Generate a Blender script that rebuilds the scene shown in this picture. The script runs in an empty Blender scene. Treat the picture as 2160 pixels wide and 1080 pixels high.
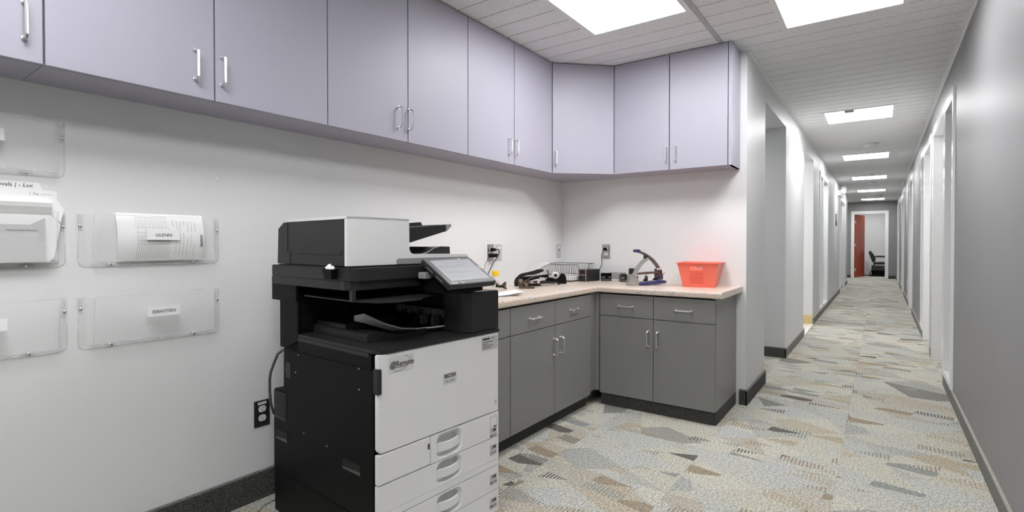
import bpy, bmesh, math, random
from mathutils import Vector, Matrix
random.seed(4)
R = math.radians
S = bpy.context.scene
COL = S.collection

# ---------------------------------------------------------------- camera, world, exposure
H = 1.12
cam_d = bpy.data.cameras.new('camera'); cam = bpy.data.objects.new('camera', cam_d); COL.objects.link(cam)
cam.location = (0, 0, H); cam.rotation_euler = (R(90 - .637), 0, R(35.5087))
cam_d.sensor_width = 36; cam_d.lens = 1088.5 / 2160 * 36; cam_d.shift_y = -.00702; cam_d.clip_start = .02
S.camera = cam
w = bpy.data.worlds.new('world'); S.world = w; w.use_nodes = True
w.node_tree.nodes['Background'].inputs[0].default_value = (.9, .95, 1, 1)
w.node_tree.nodes['Background'].inputs[1].default_value = .3
S.view_settings.view_transform = 'Standard'; S.view_settings.look = 'None'
S.view_settings.exposure = 0.20; S.view_settings.gamma = 1; S.view_settings.use_curve_mapping = False
LAMP = 20.0            # radiance of the ceiling light diffusers
try:
    S.cycles.max_bounces = 16; S.cycles.diffuse_bounces = 8; S.cycles.transparent_max_bounces = 16
    S.cycles.transmission_bounces = 8
except Exception: pass

# ---------------------------------------------------------------- materials
def lin(c): return tuple(((x / 255) / 12.92 if x / 255 <= .04045 else ((x / 255 + .055) / 1.055) ** 2.4) for x in c)
MATS = {}
def mat(name, col, rough=.5, metal=0., spec=.5, bump=0., bscale=200., var=0., vscale=6., emit=0, coat=0., stretch=None):
    m = bpy.data.materials.new(name); m.use_nodes = True; nt = m.node_tree; b = nt.nodes['Principled BSDF']
    c = (*col, 1)
    b.inputs['Base Color'].default_value = c; b.inputs['Roughness'].default_value = rough
    b.inputs['Metallic'].default_value = metal; b.inputs['Specular IOR Level'].default_value = spec
    b.inputs['Coat Weight'].default_value = coat
    if emit:
        b.inputs['Emission Color'].default_value = c; b.inputs['Emission Strength'].default_value = emit
    tc = nt.nodes.new('ShaderNodeTexCoord')
    src = tc.outputs['Object']
    if stretch:
        mp = nt.nodes.new('ShaderNodeMapping'); mp.inputs['Scale'].default_value = stretch
        nt.links.new(src, mp.inputs['Vector']); src = mp.outputs['Vector']
    if bump:
        n = nt.nodes.new('ShaderNodeTexNoise'); n.inputs['Scale'].default_value = bscale; n.inputs['Detail'].default_value = 3
        bp = nt.nodes.new('ShaderNodeBump'); bp.inputs['Strength'].default_value = bump; bp.inputs['Distance'].default_value = .002
        nt.links.new(src, n.inputs['Vector']); nt.links.new(n.outputs['Fac'], bp.inputs['Height']); nt.links.new(bp.outputs['Normal'], b.inputs['Normal'])
    if var:
        n = nt.nodes.new('ShaderNodeTexNoise'); n.inputs['Scale'].default_value = vscale; n.inputs['Detail'].default_value = 4
        mx = nt.nodes.new('ShaderNodeMix'); mx.data_type = 'RGBA'
        mx.inputs['A'].default_value = tuple(max(0, x * (1 - var)) for x in col) + (1,)
        mx.inputs['B'].default_value = tuple(min(1, x * (1 + var)) for x in col) + (1,)
        nt.links.new(src, n.inputs['Vector']); nt.links.new(n.outputs['Fac'], mx.inputs['Factor']); nt.links.new(mx.outputs['Result'], b.inputs['Base Color'])
    MATS[name] = m
    return m

mat('wall_paint', (.775, .78, .782), .48, bump=.12, bscale=240, var=.02, vscale=2)
mat('wall_grey', (.235, .235, .24), .47, bump=.12, bscale=240, var=.03, vscale=3)
mat('corridor_paint', (.62, .625, .63), .45, bump=.12, bscale=240, var=.02, vscale=2)
mat('scan_black', (.019, .019, .0195), .42, spec=.4, bump=.15, bscale=600)
mat('white_trim', (.80, .80, .80), .25, bump=.05)
mat('room_white', (.75, .75, .75), .6, bump=.05)
mat('lavender', (.388, .378, .448), .46, bump=.25, bscale=180, var=.02, vscale=5)
mat('lavender_dark', (.13, .125, .15), .6, bump=.1)
mat('cab_grey', (.225, .222, .215), .42, bump=.15, bscale=160, var=.05, vscale=9)
mat('gap_black', (.01, .01, .01), .8, bump=.1)
mat('steel', (.86, .86, .85), .28, 1., bump=.05, bscale=300)
mat('steel_plate', (.46, .46, .46), .35, .9, bump=.08, bscale=300, stretch=(1, 1, 12))
mat('chrome', (.8, .8, .8), .12, 1., bump=.02)
mat('black_plastic', (.0035, .0035, .0036), .5, spec=.16, bump=.15, bscale=500, var=.1, vscale=20)
mat('black_satin', (.019, .019, .0195), .36, spec=.4, bump=.1, bscale=500, var=.1, vscale=20)
mat('black_deep', (.004, .004, .004), .6, bump=.1)
mat('grey_plastic', (.075, .075, .075), .35, bump=.1, bscale=500)
mat('grey_mid', (.30, .30, .30), .35, bump=.1, bscale=500)
mat('white_plastic', (.80, .80, .80), .33, bump=.12, bscale=700, var=.01)
mat('sticker', (.68, .68, .68), .3, bump=.02)
mat('sticker_grey', (.54, .54, .54), .3, bump=.02)
mat('ink', (.02, .02, .02), .6, bump=.02)
mat('ink_soft', (.25, .25, .25), .6, bump=.02)
mat('paper', (.90, .90, .90), .7, bump=.1, bscale=80)
mat('paper_grey', (.60, .60, .60), .7, bump=.1, bscale=80)
mat('outlet_white', (.75, .75, .75), .3, bump=.02)
mat('outlet_grey', (.55, .55, .55), .35, bump=.02)
mat('cord_grey', (.08, .08, .08), .5, bump=.05)
mat('orange', lin((246, 118, 96)), .35, bump=.05, bscale=300)
mat('orange_groove', lin((228, 92, 72)), .4, bump=.05, bscale=300)
mat('yellow', lin((250, 205, 40)), .4, bump=.05)
mat('bronze', (.14, .11, .08), .3, .7, bump=.1, var=.2, vscale=30)
mat('navy', (.035, .04, .13), .35, bump=.05)
mat('brown_metal', (.17, .11, .10), .35, .5, bump=.05)
mat('silver', (.55, .54, .52), .3, .85, bump=.05)
mat('woodgrain', (.06, .02, .012), .35, var=.6, vscale=30, bump=.05, stretch=(1, 1, 10))
mat('wire_black', (.02, .02, .02), .35, bump=.02)
mat('door_red', lin((166, 68, 38)), .35, bump=.1, bscale=60, var=.1, vscale=8)
mat('vinyl_black', (.02, .02, .022), .38, bump=.3, bscale=90)
mat('beige_tile', lin((222, 214, 200)), .3, bump=.05, var=.06, vscale=10)
mat('beige_base', lin((205, 182, 132)), .35, bump=.05, var=.15, vscale=30)
mat('lamp_frame', (.78, .78, .78), .4, bump=.05)
mat('smoke_white', (.7, .7, .7), .4, bump=.05)
mat('red_label', lin((170, 40, 40)), .5, bump=.02)
mat('outlet_dark', (.045, .045, .045), .3, .4, bump=.05)
mat('cable_grey', (.10, .10, .10), .45, bump=.02)
mat('screen', (.36, .37, .38), .25, bump=.01)
mat('screen_line', (.24, .25, .26), .3, bump=.01)
mat('brass', (.42, .34, .22), .3, .8, bump=.05)
mat('red_label_soft', (.62, .50, .47), .4, bump=.02)
mat('tee', (.42, .42, .42), .45, bump=.05)

def lampmat():
    m = bpy.data.materials.new('diffuser'); m.use_nodes = True; nt = m.node_tree
    b = nt.nodes['Principled BSDF']; b.inputs['Base Color'].default_value = (.9, .9, .9, 1); b.inputs['Roughness'].default_value = .4
    b.inputs['Emission Color'].default_value = (.99, .992, 1, 1); b.inputs['Emission Strength'].default_value = LAMP
    MATS['diffuser'] = m
lampmat()

def clearmat(name, tint, fac, rough=.06):   # thin clear sheet: mostly lets light through, reflects a little
    m = bpy.data.materials.new(name); m.use_nodes = True; nt = m.node_tree; nt.nodes.clear()
    o = nt.nodes.new('ShaderNodeOutputMaterial'); mx = nt.nodes.new('ShaderNodeMixShader')
    t = nt.nodes.new('ShaderNodeBsdfTransparent'); t.inputs[0].default_value = (*tint, 1)
    p = nt.nodes.new('ShaderNodeBsdfPrincipled'); p.inputs['Base Color'].default_value = (.9, .9, .9, 1); p.inputs['Roughness'].default_value = rough
    f = nt.nodes.new('ShaderNodeLayerWeight'); f.inputs[0].default_value = .25
    ad = nt.nodes.new('ShaderNodeMath'); ad.operation = 'MULTIPLY_ADD'; ad.inputs[1].default_value = .16; ad.inputs[2].default_value = fac; ad.use_clamp = True
    nz = nt.nodes.new('ShaderNodeTexNoise'); nz.inputs['Scale'].default_value = 6
    bp = nt.nodes.new('ShaderNodeBump'); bp.inputs['Strength'].default_value = .15; bp.inputs['Distance'].default_value = .02
    nt.links.new(nz.outputs['Fac'], bp.inputs['Height']); nt.links.new(bp.outputs['Normal'], p.inputs['Normal'])
    nt.links.new(f.outputs['Fresnel'], ad.inputs[0]); nt.links.new(ad.outputs[0], mx.inputs[0])
    nt.links.new(t.outputs[0], mx.inputs[1]); nt.links.new(p.outputs[0], mx.inputs[2]); nt.links.new(mx.outputs[0], o.inputs[0])
    MATS[name] = m
clearmat('acrylic', (.99, .99, .99), .03)
clearmat('acrylic_edge', (.97, .97, .97), .30, .12)
clearmat('glass', (.95, .97, .97), .06)

class N:  # tiny node helper
    def __init__(s, nt): s.nt = nt
    def n(s, t, **k):
        q = s.nt.nodes.new(t)
        for a, b in k.items(): setattr(q, a, b)
        return q
    def m(s, op, a, b=None, c=None):
        q = s.n('ShaderNodeMath', operation=op)
        for i, v in enumerate((a, b, c)):
            if v is None: continue
            if isinstance(v, (int, float)): q.inputs[i].default_value = v
            else: s.nt.links.new(v, q.inputs[i])
        return q.outputs[0]
    def mix(s, f, a, b):
        q = s.n('ShaderNodeMix', data_type='RGBA')
        for k, v in (('Factor', f), ('A', a), ('B', b)):
            if isinstance(v, tuple): q.inputs[k].default_value = v + (1,)
            elif isinstance(v, (int, float)): q.inputs[k].default_value = v
            else: s.nt.links.new(v, q.inputs[k])
        return q.outputs['Result']

def carpet():
    m = bpy.data.materials.new('carpet_shards'); m.use_nodes = True; nt = m.node_tree; k = N(nt); L = nt.links.new
    b = nt.nodes['Principled BSDF']; b.inputs['Roughness'].default_value = .95; b.inputs['Specular IOR Level'].default_value = .1
    tc = k.n('ShaderNodeTexCoord'); oi = k.n('ShaderNodeObjectInfo')
    off = k.n('ShaderNodeVectorMath', operation='SCALE'); off.inputs[0].default_value = (37.3, 91.7, 0)
    L(oi.outputs['Random'], off.inputs['Scale'])
    add = k.n('ShaderNodeVectorMath', operation='ADD'); L(tc.outputs['Object'], add.inputs[0]); L(off.outputs[0], add.inputs[1])
    P = add.outputs[0]
    sx = k.n('ShaderNodeSeparateXYZ'); L(P, sx.inputs[0]); X, Y = sx.outputs[0], sx.outputs[1]
    def band(cx, cy, s, jit):
        q = k.m('MULTIPLY_ADD', X, cx / s, jit); q = k.m('MULTIPLY_ADD', Y, cy / s, q)
        return q
    def cells(specs, seed):
        c = k.n('ShaderNodeCombineXYZ')
        for i, (a, b_, s_, j) in enumerate(specs): L(k.m('FLOOR', band(a, b_, s_, j)), c.inputs[i])
        wn = k.n('ShaderNodeTexWhiteNoise', noise_dimensions='4D'); L(c.outputs[0], wn.inputs['Vector']); wn.inputs['W'].default_value = seed
        return wn
    A = cells([(.45, .89, .21, .3), (-.62, .78, .26, .1), (.93, .36, .33, .7)], 1.)
    B = cells([(.20, .98, .080, .5), (-.36, .93, .125, .9), (.98, -.2, .20, .2)], 7.)
    def ramp(fac, stops):
        r = k.n('ShaderNodeValToRGB'); r.color_ramp.interpolation = 'CONSTANT'
        e = r.color_ramp.elements
        e[0].position = 0; e[0].color = (*stops[0][1], 1); e[1].position = stops[1][0]; e[1].color = (*stops[1][1], 1)
        for p, c in stops[2:]: q = e.new(p); q.color = (*c, 1)
        L(fac, r.inputs[0]); return r.outputs[0]
    base1, base2, base3 = (.49, .475, .405), (.455, .462, .425), (.52, .505, .435)
    cA = ramp(A.outputs['Value'], [(0, base1), (.24, base2), (.46, base3), (.62, (.44, .405, .345)), (.74, (.385, .39, .36)), (.85, (.43, .37, .285)), (.91, (.46, .465, .44)), (.975, (.25, .24, .22))])
    # a second, sparser layer of small shards
    cB = ramp(B.outputs['Value'], [(0, (.33, .27, .20)), (.055, (.14, .13, .12)), (.10, (.28, .29, .27)), (.145, (.42, .365, .27)), (.20, base2)])
    mB = k.m('LESS_THAN', B.outputs['Value'], .20)
    # stripes woven across some shards
    sb = k.n('ShaderNodeSeparateColor'); L(B.outputs['Color'], sb.inputs[0])
    sa = k.n('ShaderNodeSeparateColor'); L(A.outputs['Color'], sa.inputs[0])
    wob = k.n('ShaderNodeTexNoise'); wob.inputs['Scale'].default_value = 60; L(P, wob.inputs['Vector'])
    st = k.m('SINE', k.m('MULTIPLY_ADD', wob.outputs['Fac'], 1.5, k.m('MULTIPLY', X, 2 * math.pi / .017)))
    stp = k.m('GREATER_THAN', st, 0.)
    striB = k.m('MAXIMUM', stp, k.m('GREATER_THAN', sb.outputs[1], .68))
    st2 = k.m('SINE', k.m('MULTIPLY', k.m('ADD', X, Y), 2 * math.pi / .011))
    striA = k.m('MULTIPLY', k.m('GREATER_THAN', st2, 0.), k.m('GREATER_THAN', sa.outputs[1], .6))
    c1 = k.mix(k.m('MULTIPLY', striA, .55), cA, base3)
    c2 = k.mix(k.m('MULTIPLY', mB, striB), c1, cB)
    # yarn grain
    g = k.n('ShaderNodeTexNoise'); g.inputs['Scale'].default_value = 330; g.inputs['Detail'].default_value = 2; L(P, g.inputs['Vector'])
    g2 = k.n('ShaderNodeTexNoise'); g2.inputs['Scale'].default_value = 90; g2.inputs['Detail'].default_value = 3; L(P, g2.inputs['Vector'])
    gr = k.m('ADD', k.m('MULTIPLY_ADD', g.outputs['Fac'], 3.1, -1.0), k.m('MULTIPLY_ADD', g2.outputs['Fac'], 1., -.5))
    vm = k.n('ShaderNodeVectorMath', operation='SCALE'); L(c2, vm.inputs[0]); L(gr, vm.inputs['Scale'])
    br = k.n('ShaderNodeVectorMath', operation='SCALE'); L(vm.outputs[0], br.inputs[0]); br.inputs['Scale'].default_value = 1.75
    L(br.outputs[0], b.inputs['Base Color'])
    bp = k.n('ShaderNodeBump'); bp.inputs['Strength'].default_value = .6; bp.inputs['Distance'].default_value = .003
    L(g.outputs['Fac'], bp.inputs['Height']); L(bp.outputs['Normal'], b.inputs['Normal'])
    MATS['carpet'] = m
carpet()

def speck(name, base, dark, scale, lo, hi, bump):   # speckled stuff: ceiling tile, edge carpet, laminate
    m = bpy.data.materials.new(name); m.use_nodes = True; nt = m.node_tree; k = N(nt); L = nt.links.new
    b = nt.nodes['Principled BSDF']; b.inputs['Roughness'].default_value = .85; b.inputs['Specular IOR Level'].default_value = .2
    tc = k.n('ShaderNodeTexCoord'); oi = k.n('ShaderNodeObjectInfo')
    off = k.n('ShaderNodeVectorMath', operation='SCALE'); off.inputs[0].default_value = (17.3, 41.7, 9); L(oi.outputs['Random'], off.inputs['Scale'])
    add = k.n('ShaderNodeVectorMath', operation='ADD'); L(tc.outputs['Object'], add.inputs[0]); L(off.outputs[0], add.inputs[1])
    n = k.n('ShaderNodeTexNoise'); n.inputs['Scale'].default_value = scale; n.inputs['Detail'].default_value = 2; L(add.outputs[0], n.inputs['Vector'])
    mr = k.n('ShaderNodeMapRange'); mr.inputs['From Min'].default_value = lo; mr.inputs['From Max'].default_value = hi; L(n.outputs['Fac'], mr.inputs['Value'])
    L(k.mix(mr.outputs[0], dark, base), b.inputs['Base Color'])
    bp = k.n('ShaderNodeBump'); bp.inputs['Strength'].default_value = bump; bp.inputs['Distance'].default_value = .002
    L(mr.outputs[0], bp.inputs['Height']); L(bp.outputs['Normal'], b.inputs['Normal'])
    MATS[name] = m
speck('ceiling_tile', (.80, .80, .80), (.42, .42, .41), 190, .30, .40, .4)
speck('edge_carpet', (.20, .20, .19), (.012, .012, .012), 420, .40, .66, .8)
speck('edge_carpet_light', (.36, .355, .34), (.09, .09, .085), 300, .38, .62, .8)
speck('binding', (.50, .47, .42), (.25, .24, .22), 200, .35, .6, .8)

def laminate():
    m = bpy.data.materials.new('laminate'); m.use_nodes = True; nt = m.node_tree; k = N(nt); L = nt.links.new
    b = nt.nodes['Principled BSDF']; b.inputs['Roughness'].default_value = .32
    tc = k.n('ShaderNodeTexCoord')
    mp = k.n('ShaderNodeMapping'); mp.inputs['Scale'].default_value = (1, 1.6, 1); mp.inputs['Rotation'].default_value = (0, 0, .5); L(tc.outputs['Object'], mp.inputs[0])
    n = k.n('ShaderNodeTexNoise'); n.inputs['Scale'].default_value = 42; n.inputs['Detail'].default_value = 5; L(mp.outputs[0], n.inputs['Vector'])
    r = k.n('ShaderNodeValToRGB'); e = r.color_ramp.elements
    e[0].position = .30; e[0].color = (*lin((176, 174, 176)), 1); e[1].position = .72; e[1].color = (*lin((218, 180, 146)), 1)
    for p, c in ((.42, (204, 194, 186)), (.50, (218, 206, 194)), (.58, (214, 188, 166)), (.64, (226, 206, 186))): q = e.new(p); q.color = (*lin(c), 1)
    L(n.outputs['Fac'], r.inputs[0]); L(r.outputs[0], b.inputs['Base Color'])
    MATS['laminate'] = m
laminate()

# ---------------------------------------------------------------- geometry helpers
class MB:
    def __init__(s, jit=0): s.bm = bmesh.new(); s.jit = jit; s.e = 0
    def box(s, x0, x1, y0, y1, z0, z1, bev=0, M=None):
        if s.jit: s.e += s.jit; x0, x1, y0, y1, z0, z1 = x0 - s.e, x1 + s.e, y0 - s.e, y1 + s.e, z0 - s.e * (z0 > .01), z1 + s.e
        vs = [s.bm.verts.new((x, y, z)) for x in (x0, x1) for y in (y0, y1) for z in (z0, z1)]
        f = [s.bm.faces.new([vs[i] for i in q]) for q in ((0, 1, 3, 2), (4, 6, 7, 5), (0, 4, 5, 1), (2, 3, 7, 6), (0, 2, 6, 4), (1, 5, 7, 3))]
        if bev:
            ed = list({e for q in f for e in q.edges})
            g = bmesh.ops.bevel(s.bm, geom=ed, offset=bev, segments=2, affect='EDGES', profile=.5)
            vs = list({v for q in g['faces'] for v in q.verts} | {v for v in vs if v.is_valid})
        if M is not None: bmesh.ops.transform(s.bm, matrix=M, verts=[v for v in vs if v.is_valid])
        return s
    def prism(s, pts, axis, a0, a1, bev=0):   # polygon pts (2D) extruded along axis; axis 0: pts=(y,z), 1: (x,z), 2: (x,y)
        def P(p, a): return (a, p[0], p[1]) if axis == 0 else (p[0], a, p[1]) if axis == 1 else (p[0], p[1], a)
        A = [s.bm.verts.new(P(p, a0)) for p in pts]; B = [s.bm.verts.new(P(p, a1)) for p in pts]
        fs = [s.bm.faces.new(A), s.bm.faces.new(B[::-1])]
        n = len(pts)
        for i in range(n): fs.append(s.bm.faces.new((A[i], B[i], B[(i + 1) % n], A[(i + 1) % n])))
        if bev:
            bmesh.ops.bevel(s.bm, geom=list({e for q in fs for e in q.edges}), offset=bev, segments=2, affect='EDGES')
        return s
    def tube(s, path, r, seg=8, cap=True):
        path = [Vector(p) for p in path]; rings = []
        rr = r if isinstance(r, (list, tuple)) else [r] * len(path)
        up = None
        for i, p in enumerate(path):
            t = ((path[min(i + 1, len(path) - 1)] - path[max(i - 1, 0)])).normalized()
            if up is None:
                up = Vector((0, 0, 1)) if abs(t.z) < .9 else Vector((1, 0, 0))
            a = t.cross(up).normalized(); b = a.cross(t).normalized(); up = b
            rings.append([s.bm.verts.new(p + (a * math.cos(q) + b * math.sin(q)) * rr[i]) for q in [2 * math.pi * j / seg for j in range(seg)]])
        for A, B in zip(rings, rings[1:]):
            for j in range(seg):
                f = s.bm.faces.new((A[j], A[(j + 1) % seg], B[(j + 1) % seg], B[j])); f.smooth = True
        if cap: s.bm.faces.new(rings[0][::-1]); s.bm.faces.new(rings[-1])
        return s
    def lathe(s, prof, c=(0, 0, 0), axis=2, seg=20):   # prof: (r, h)
        rings = []
        for r, h in prof:
            ring = []
            for j in range(seg):
                q = 2 * math.pi * j / seg; u, v = max(r, 1e-5) * math.cos(q), max(r, 1e-5) * math.sin(q)
                p = (u, v, h) if axis == 2 else (h, u, v) if axis == 0 else (u, h, v)
                ring.append(s.bm.verts.new(Vector(p) + Vector(c)))
            rings.append(ring)
        for A, B in zip(rings, rings[1:]):
            for j in range(seg):
                f = s.bm.faces.new((A[j], A[(j + 1) % seg], B[(j + 1) % seg], B[j])); f.smooth = True
        s.bm.faces.new(rings[0][::-1]); s.bm.faces.new(rings[-1])
        return s
    def ribbon(s, path, wdir, wid, th):   # bent slab: path of points, width along wdir, thickness along path normal
        path = [Vector(p) for p in path]; wd = Vector(wdir).normalized(); R_ = []
        ww = wid if isinstance(wid, (list, tuple)) else [wid] * len(path)
        tt = th if isinstance(th, (list, tuple)) else [th] * len(path)
        for i, p in enumerate(path):
            t = (path[min(i + 1, len(path) - 1)] - path[max(i - 1, 0)]).normalized(); n = wd.cross(t).normalized()
            R_.append([s.bm.verts.new(p + wd * (a * ww[i] / 2) + n * (b * tt[i] / 2)) for a, b in ((-1, -1), (1, -1), (1, 1), (-1, 1))])
        for A, B in zip(R_, R_[1:]):
            for j in range(4): s.bm.faces.new((A[j], A[(j + 1) % 4], B[(j + 1) % 4], B[j]))
        s.bm.faces.new(R_[0][::-1]); s.bm.faces.new(R_[-1])
        return s
    def obj(s, name, m, parent=None, smooth=False):
        bmesh.ops.recalc_face_normals(s.bm, faces=s.bm.faces)
        me = bpy.data.meshes.new(name); s.bm.to_mesh(me); s.bm.free()
        me.materials.append(MATS[m] if isinstance(m, str) else m)
        if smooth:
            me.polygons.foreach_set('use_smooth', [True] * len(me.polygons))
            me.set_sharp_from_angle(angle=R(35))
        o = bpy.data.objects.new(name, me); COL.objects.link(o)
        if parent: o.parent = parent
        return o

def tag(o, label=None, cat=None, group=None, kind=None):
    if label: o['label'] = label
    if cat: o['category'] = cat
    if group: o['group'] = group
    if kind: o['kind'] = kind
    return o
def thing(name, label, cat, loc=(0, 0, 0), rz=0, group=None):
    o = bpy.data.objects.new(name, None); COL.objects.link(o); o.empty_display_size = .05
    o.location = loc; o.rotation_euler = (0, 0, rz)
    return tag(o, label, cat, group)
def struct(o, label): return tag(o, label, None, None, 'structure')
def dup(o, parent=None):
    c = o.copy(); COL.objects.link(c)
    if parent: c.parent = parent
    for ch in [x for x in bpy.data.objects if x.parent == o]: dup(ch, c)
    return c
def box(name, m, parent, *a, bev=0): return MB().box(*a, bev=bev).obj(name, m, parent)
TEXT_N = 0
def text(name, s, size, m, parent, loc, rot, shear=0, bold=0, align='LEFT', sx=1.):
    c = bpy.data.curves.new(name, 'FONT'); c.body = s; c.size = size; c.shear = shear; c.offset = bold; c.align_x = align
    c.extrude = .0002; c.materials.append(MATS[m]); c.resolution_u = 3
    o = bpy.data.objects.new(name, c); COL.objects.link(o); o.parent = parent; o.location = loc; o.rotation_euler = rot; o.scale = (sx, 1, 1)
    return o
RX = (R(90), 0, R(90))     # text facing +X, reading along +Y
RY = (R(90), 0, 0)         # text facing -Y, reading along +X

# ================================================================= SETTING
C = 2.44
XL, XR, XC = -2.21, .42, -.75          # alcove left wall, corridor right wall, corridor left wall
YB, YE = 3.83, 20.0
Y0 = -2.6
# floor slab and carpet tiles
fl = struct(MB().box(XL - .1, XR + 1.6, Y0 - .1, 23.6, -.08, -.008).obj('floor', 'edge_carpet'), 'patterned grey and tan carpet floor of the alcove and corridor')
TS = .61
tile_mesh = {}
def carpet_tile(x0, x1, y0, y1):
    k_ = (round(x1 - x0, 3), round(y1 - y0, 3))
    if k_ not in tile_mesh:
        o = MB().box(0, x1 - x0 - .0006, 0, y1 - y0 - .0006, -.008, 0).obj('carpet_tile', 'carpet', fl); tile_mesh[k_] = o.data
    else:
        o = bpy.data.objects.new('carpet_tile', tile_mesh[k_]); COL.objects.link(o); o.parent = fl
    o.location = (x0, y0, 0)
xs = [XL, -.163 - 3 * TS, -.163 - 2 * TS, -.163 - TS, -.163, XR, XR + .14]
yrow = [Y0 + TS * i for i in range(40)]
for j in range(len(yrow) - 1):
    a, b_ = yrow[j], yrow[j + 1]
    for i in range(len(xs) - 1):
        if xs[i + 1] <= XC - .0 and a > YB and not (4.4 < b_ < 6.1 or a > 16.8): continue
        if i >= 3 and xs[i] < XC and a > YB: carpet_tile(xs[i], xs[i + 1], a, b_); continue
        carpet_tile(xs[i], xs[i + 1], a, b_)
for j in range(4): carpet_tile(XR + .14, XR + 1.2, 20.0 + j * TS + .2, 20.2 + (j + 1) * TS)

def wall(name, m, boxes, label):
    b = MB()
    for q in boxes: b.box(*q)
    return struct(b.obj(name, m), label)
T = .12
wall('wall_left', 'wall_paint', [(XL - .12, XL, Y0, YB + .12, 0, C + .1)], 'light grey wall behind the long row of lavender cabinets')
wall('wall_back', 'wall_paint', [(XL, XC - .0005, YB, YB + .12, 0, C + .1)], 'light grey alcove end wall above the counter')
# corridor left wall with passages
wall('wall_corridor_left', 'corridor_paint', [(XC - .0005, XC, YB + .0, 4.52, 0, C + .1), (XC - .12, XC - .0005, YB + .12, 4.52, 0, C + .1),
    (XC - .12, XC, 4.52, 5.63, 2.245, C + .1),
    (XC - .12, XC, 5.63, 7.10, 0, C + .1), (XC - .12, XC, 7.10, 8.16, 2.245, C + .1),
    (XC - .12, XC, 8.16, 9.05, 0, C + .1), (XC - .12, XC, 9.05, 10.42, 2.16, C + .1), (XC - .12, XC, 9.05, 10.42, 0, .11),
    (XC - .12, XC, 10.42, 13.9, 0, C + .1), (XC - .12, XC, 13.9, 15.8, 2.14, C + .1), (XC - .12, XC, 15.8, 17.1, 0, C + .1),
    (-2.3, XC - .12, 16.98, 17.1, 0, C + .1)], 'light grey left wall of the corridor pierced by openings')
# side passage 1 walls, room 2 walls
wall('wall_passage', 'corridor_paint', [(-2.4, XC - .12, 5.63, 5.75, 0, C), (-2.4, XC - .12, 4.40, 4.52, 0, C), (-2.52, -2.4, 4.40, 5.75, 0, C)], 'light grey walls of the first side passage')
wall('trim_1', 'corridor_paint', [(-2.4, XC - .12, 4.52, 5.63, 2.245, 2.30)], 'lowered head over the first side passage')
wall('wall_side_room', 'room_white', [(-2.4, XC - .12, 8.16, 8.28, 0, C), (-2.4, XC - .12, 6.98, 7.10, 0, C), (-2.52, -2.4, 6.98, 8.28, 0, C), (-2.4, XC - .12, 7.1, 8.16, 2.40, 2.46)], 'white walls of the tiled side room')
wall('floor_side_room', 'beige_tile', [(-2.4, XC, 7.10, 8.16, -.004, .006)], 'beige tiled floor of the side room')
wall('trim_2', 'white_trim', [(XC - .03, XC + .015, 7.10, 8.16, .0, .012)], 'white threshold strip between beige tile and carpet')
wall('baseboard_side_room', 'beige_base', [(-2.4, XC - .001, 8.148, 8.16, 0, .13)], 'beige stone tile baseboard in the side room')
wall('wall_window_room', 'room_white', [(-2.4, -2.28, 8.28, 16.9, 0, C), (-2.28, XC - .12, 13.2, 13.3, 0, C)], 'white back wall of the rooms behind the left corridor wall')
# right wall
def rightwall():
    b = []
    y = Y0
    for o in OPEN:
        b.append((XR, XR + T, y, o['y0'], 0, C + .1)); b.append((XR, XR + T, o['y0'], o['y1'], 2.16, C + .1))
        if o['s']: b.append((XR, XR + T, o['s'][0], o['s'][1], 0, .085))
        y = o['y1']
    b.append((XR, XR + T, y, YE + .12, 0, C + .1))
    return b
OPEN = [dict(y0=4.77, y1=6.38, s=(4.77, 5.28), d=(5.36, 6.38)), dict(y0=6.70, y1=8.13, s=(7.70, 8.13), d=(6.70, 7.62)),
        dict(y0=10.38, y1=11.85, s=(11.41, 11.85), d=(10.38, 11.33)), dict(y0=13.95, y1=15.35, s=(14.93, 15.35), d=(13.95, 14.85)),
        dict(y0=17.5, y1=18.95, s=(18.5, 18.95), d=(17.5, 18.42))]
wall('wall_right', 'wall_grey', rightwall(), 'mid grey satin wall along the right side of the corridor')
wall('wall_far_room', 'room_white', [(XR + 1.4, XR + 1.5, 3.8, 23.5, 0, C + .1), (XR + T, XR + 1.4, 3.7, 3.8, 0, C + .1)] +
     [(XR + T, XR + 1.4, y, y + .1, 0, C + .1) for y in (6.49, 9.2, 12.8, 16.5)], 'white walls of the offices behind the right corridor wall')
# end wall with doorway
DX0, DX1, DZ = -.715, .155, 2.085
wall('wall_end', 'wall_grey', [(-2.3, DX0, YE, YE + .12, 0, C + .1), (DX1, XR + .1, YE, YE + .12, 0, C + .1), (DX0, DX1, YE, YE + .12, DZ, C + .1),
                               (-2.4, -2.3, 17.1, YE + .12, 0, C + .1)], 'mid grey wall at the far end of the corridor')
wall('wall_end_room', 'room_white', [(-2.3, 1.5, 22.6, 22.7, 0, C + .1), (-2.4, -2.3, YE + .12, 22.7, 0, C + .1)], 'white back wall of the room past the red door')
wall('wall_near', 'wall_paint', [(XL, XR, Y0 - .12, Y0, 0, C + .1)], 'light grey wall behind the camera')

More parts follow.
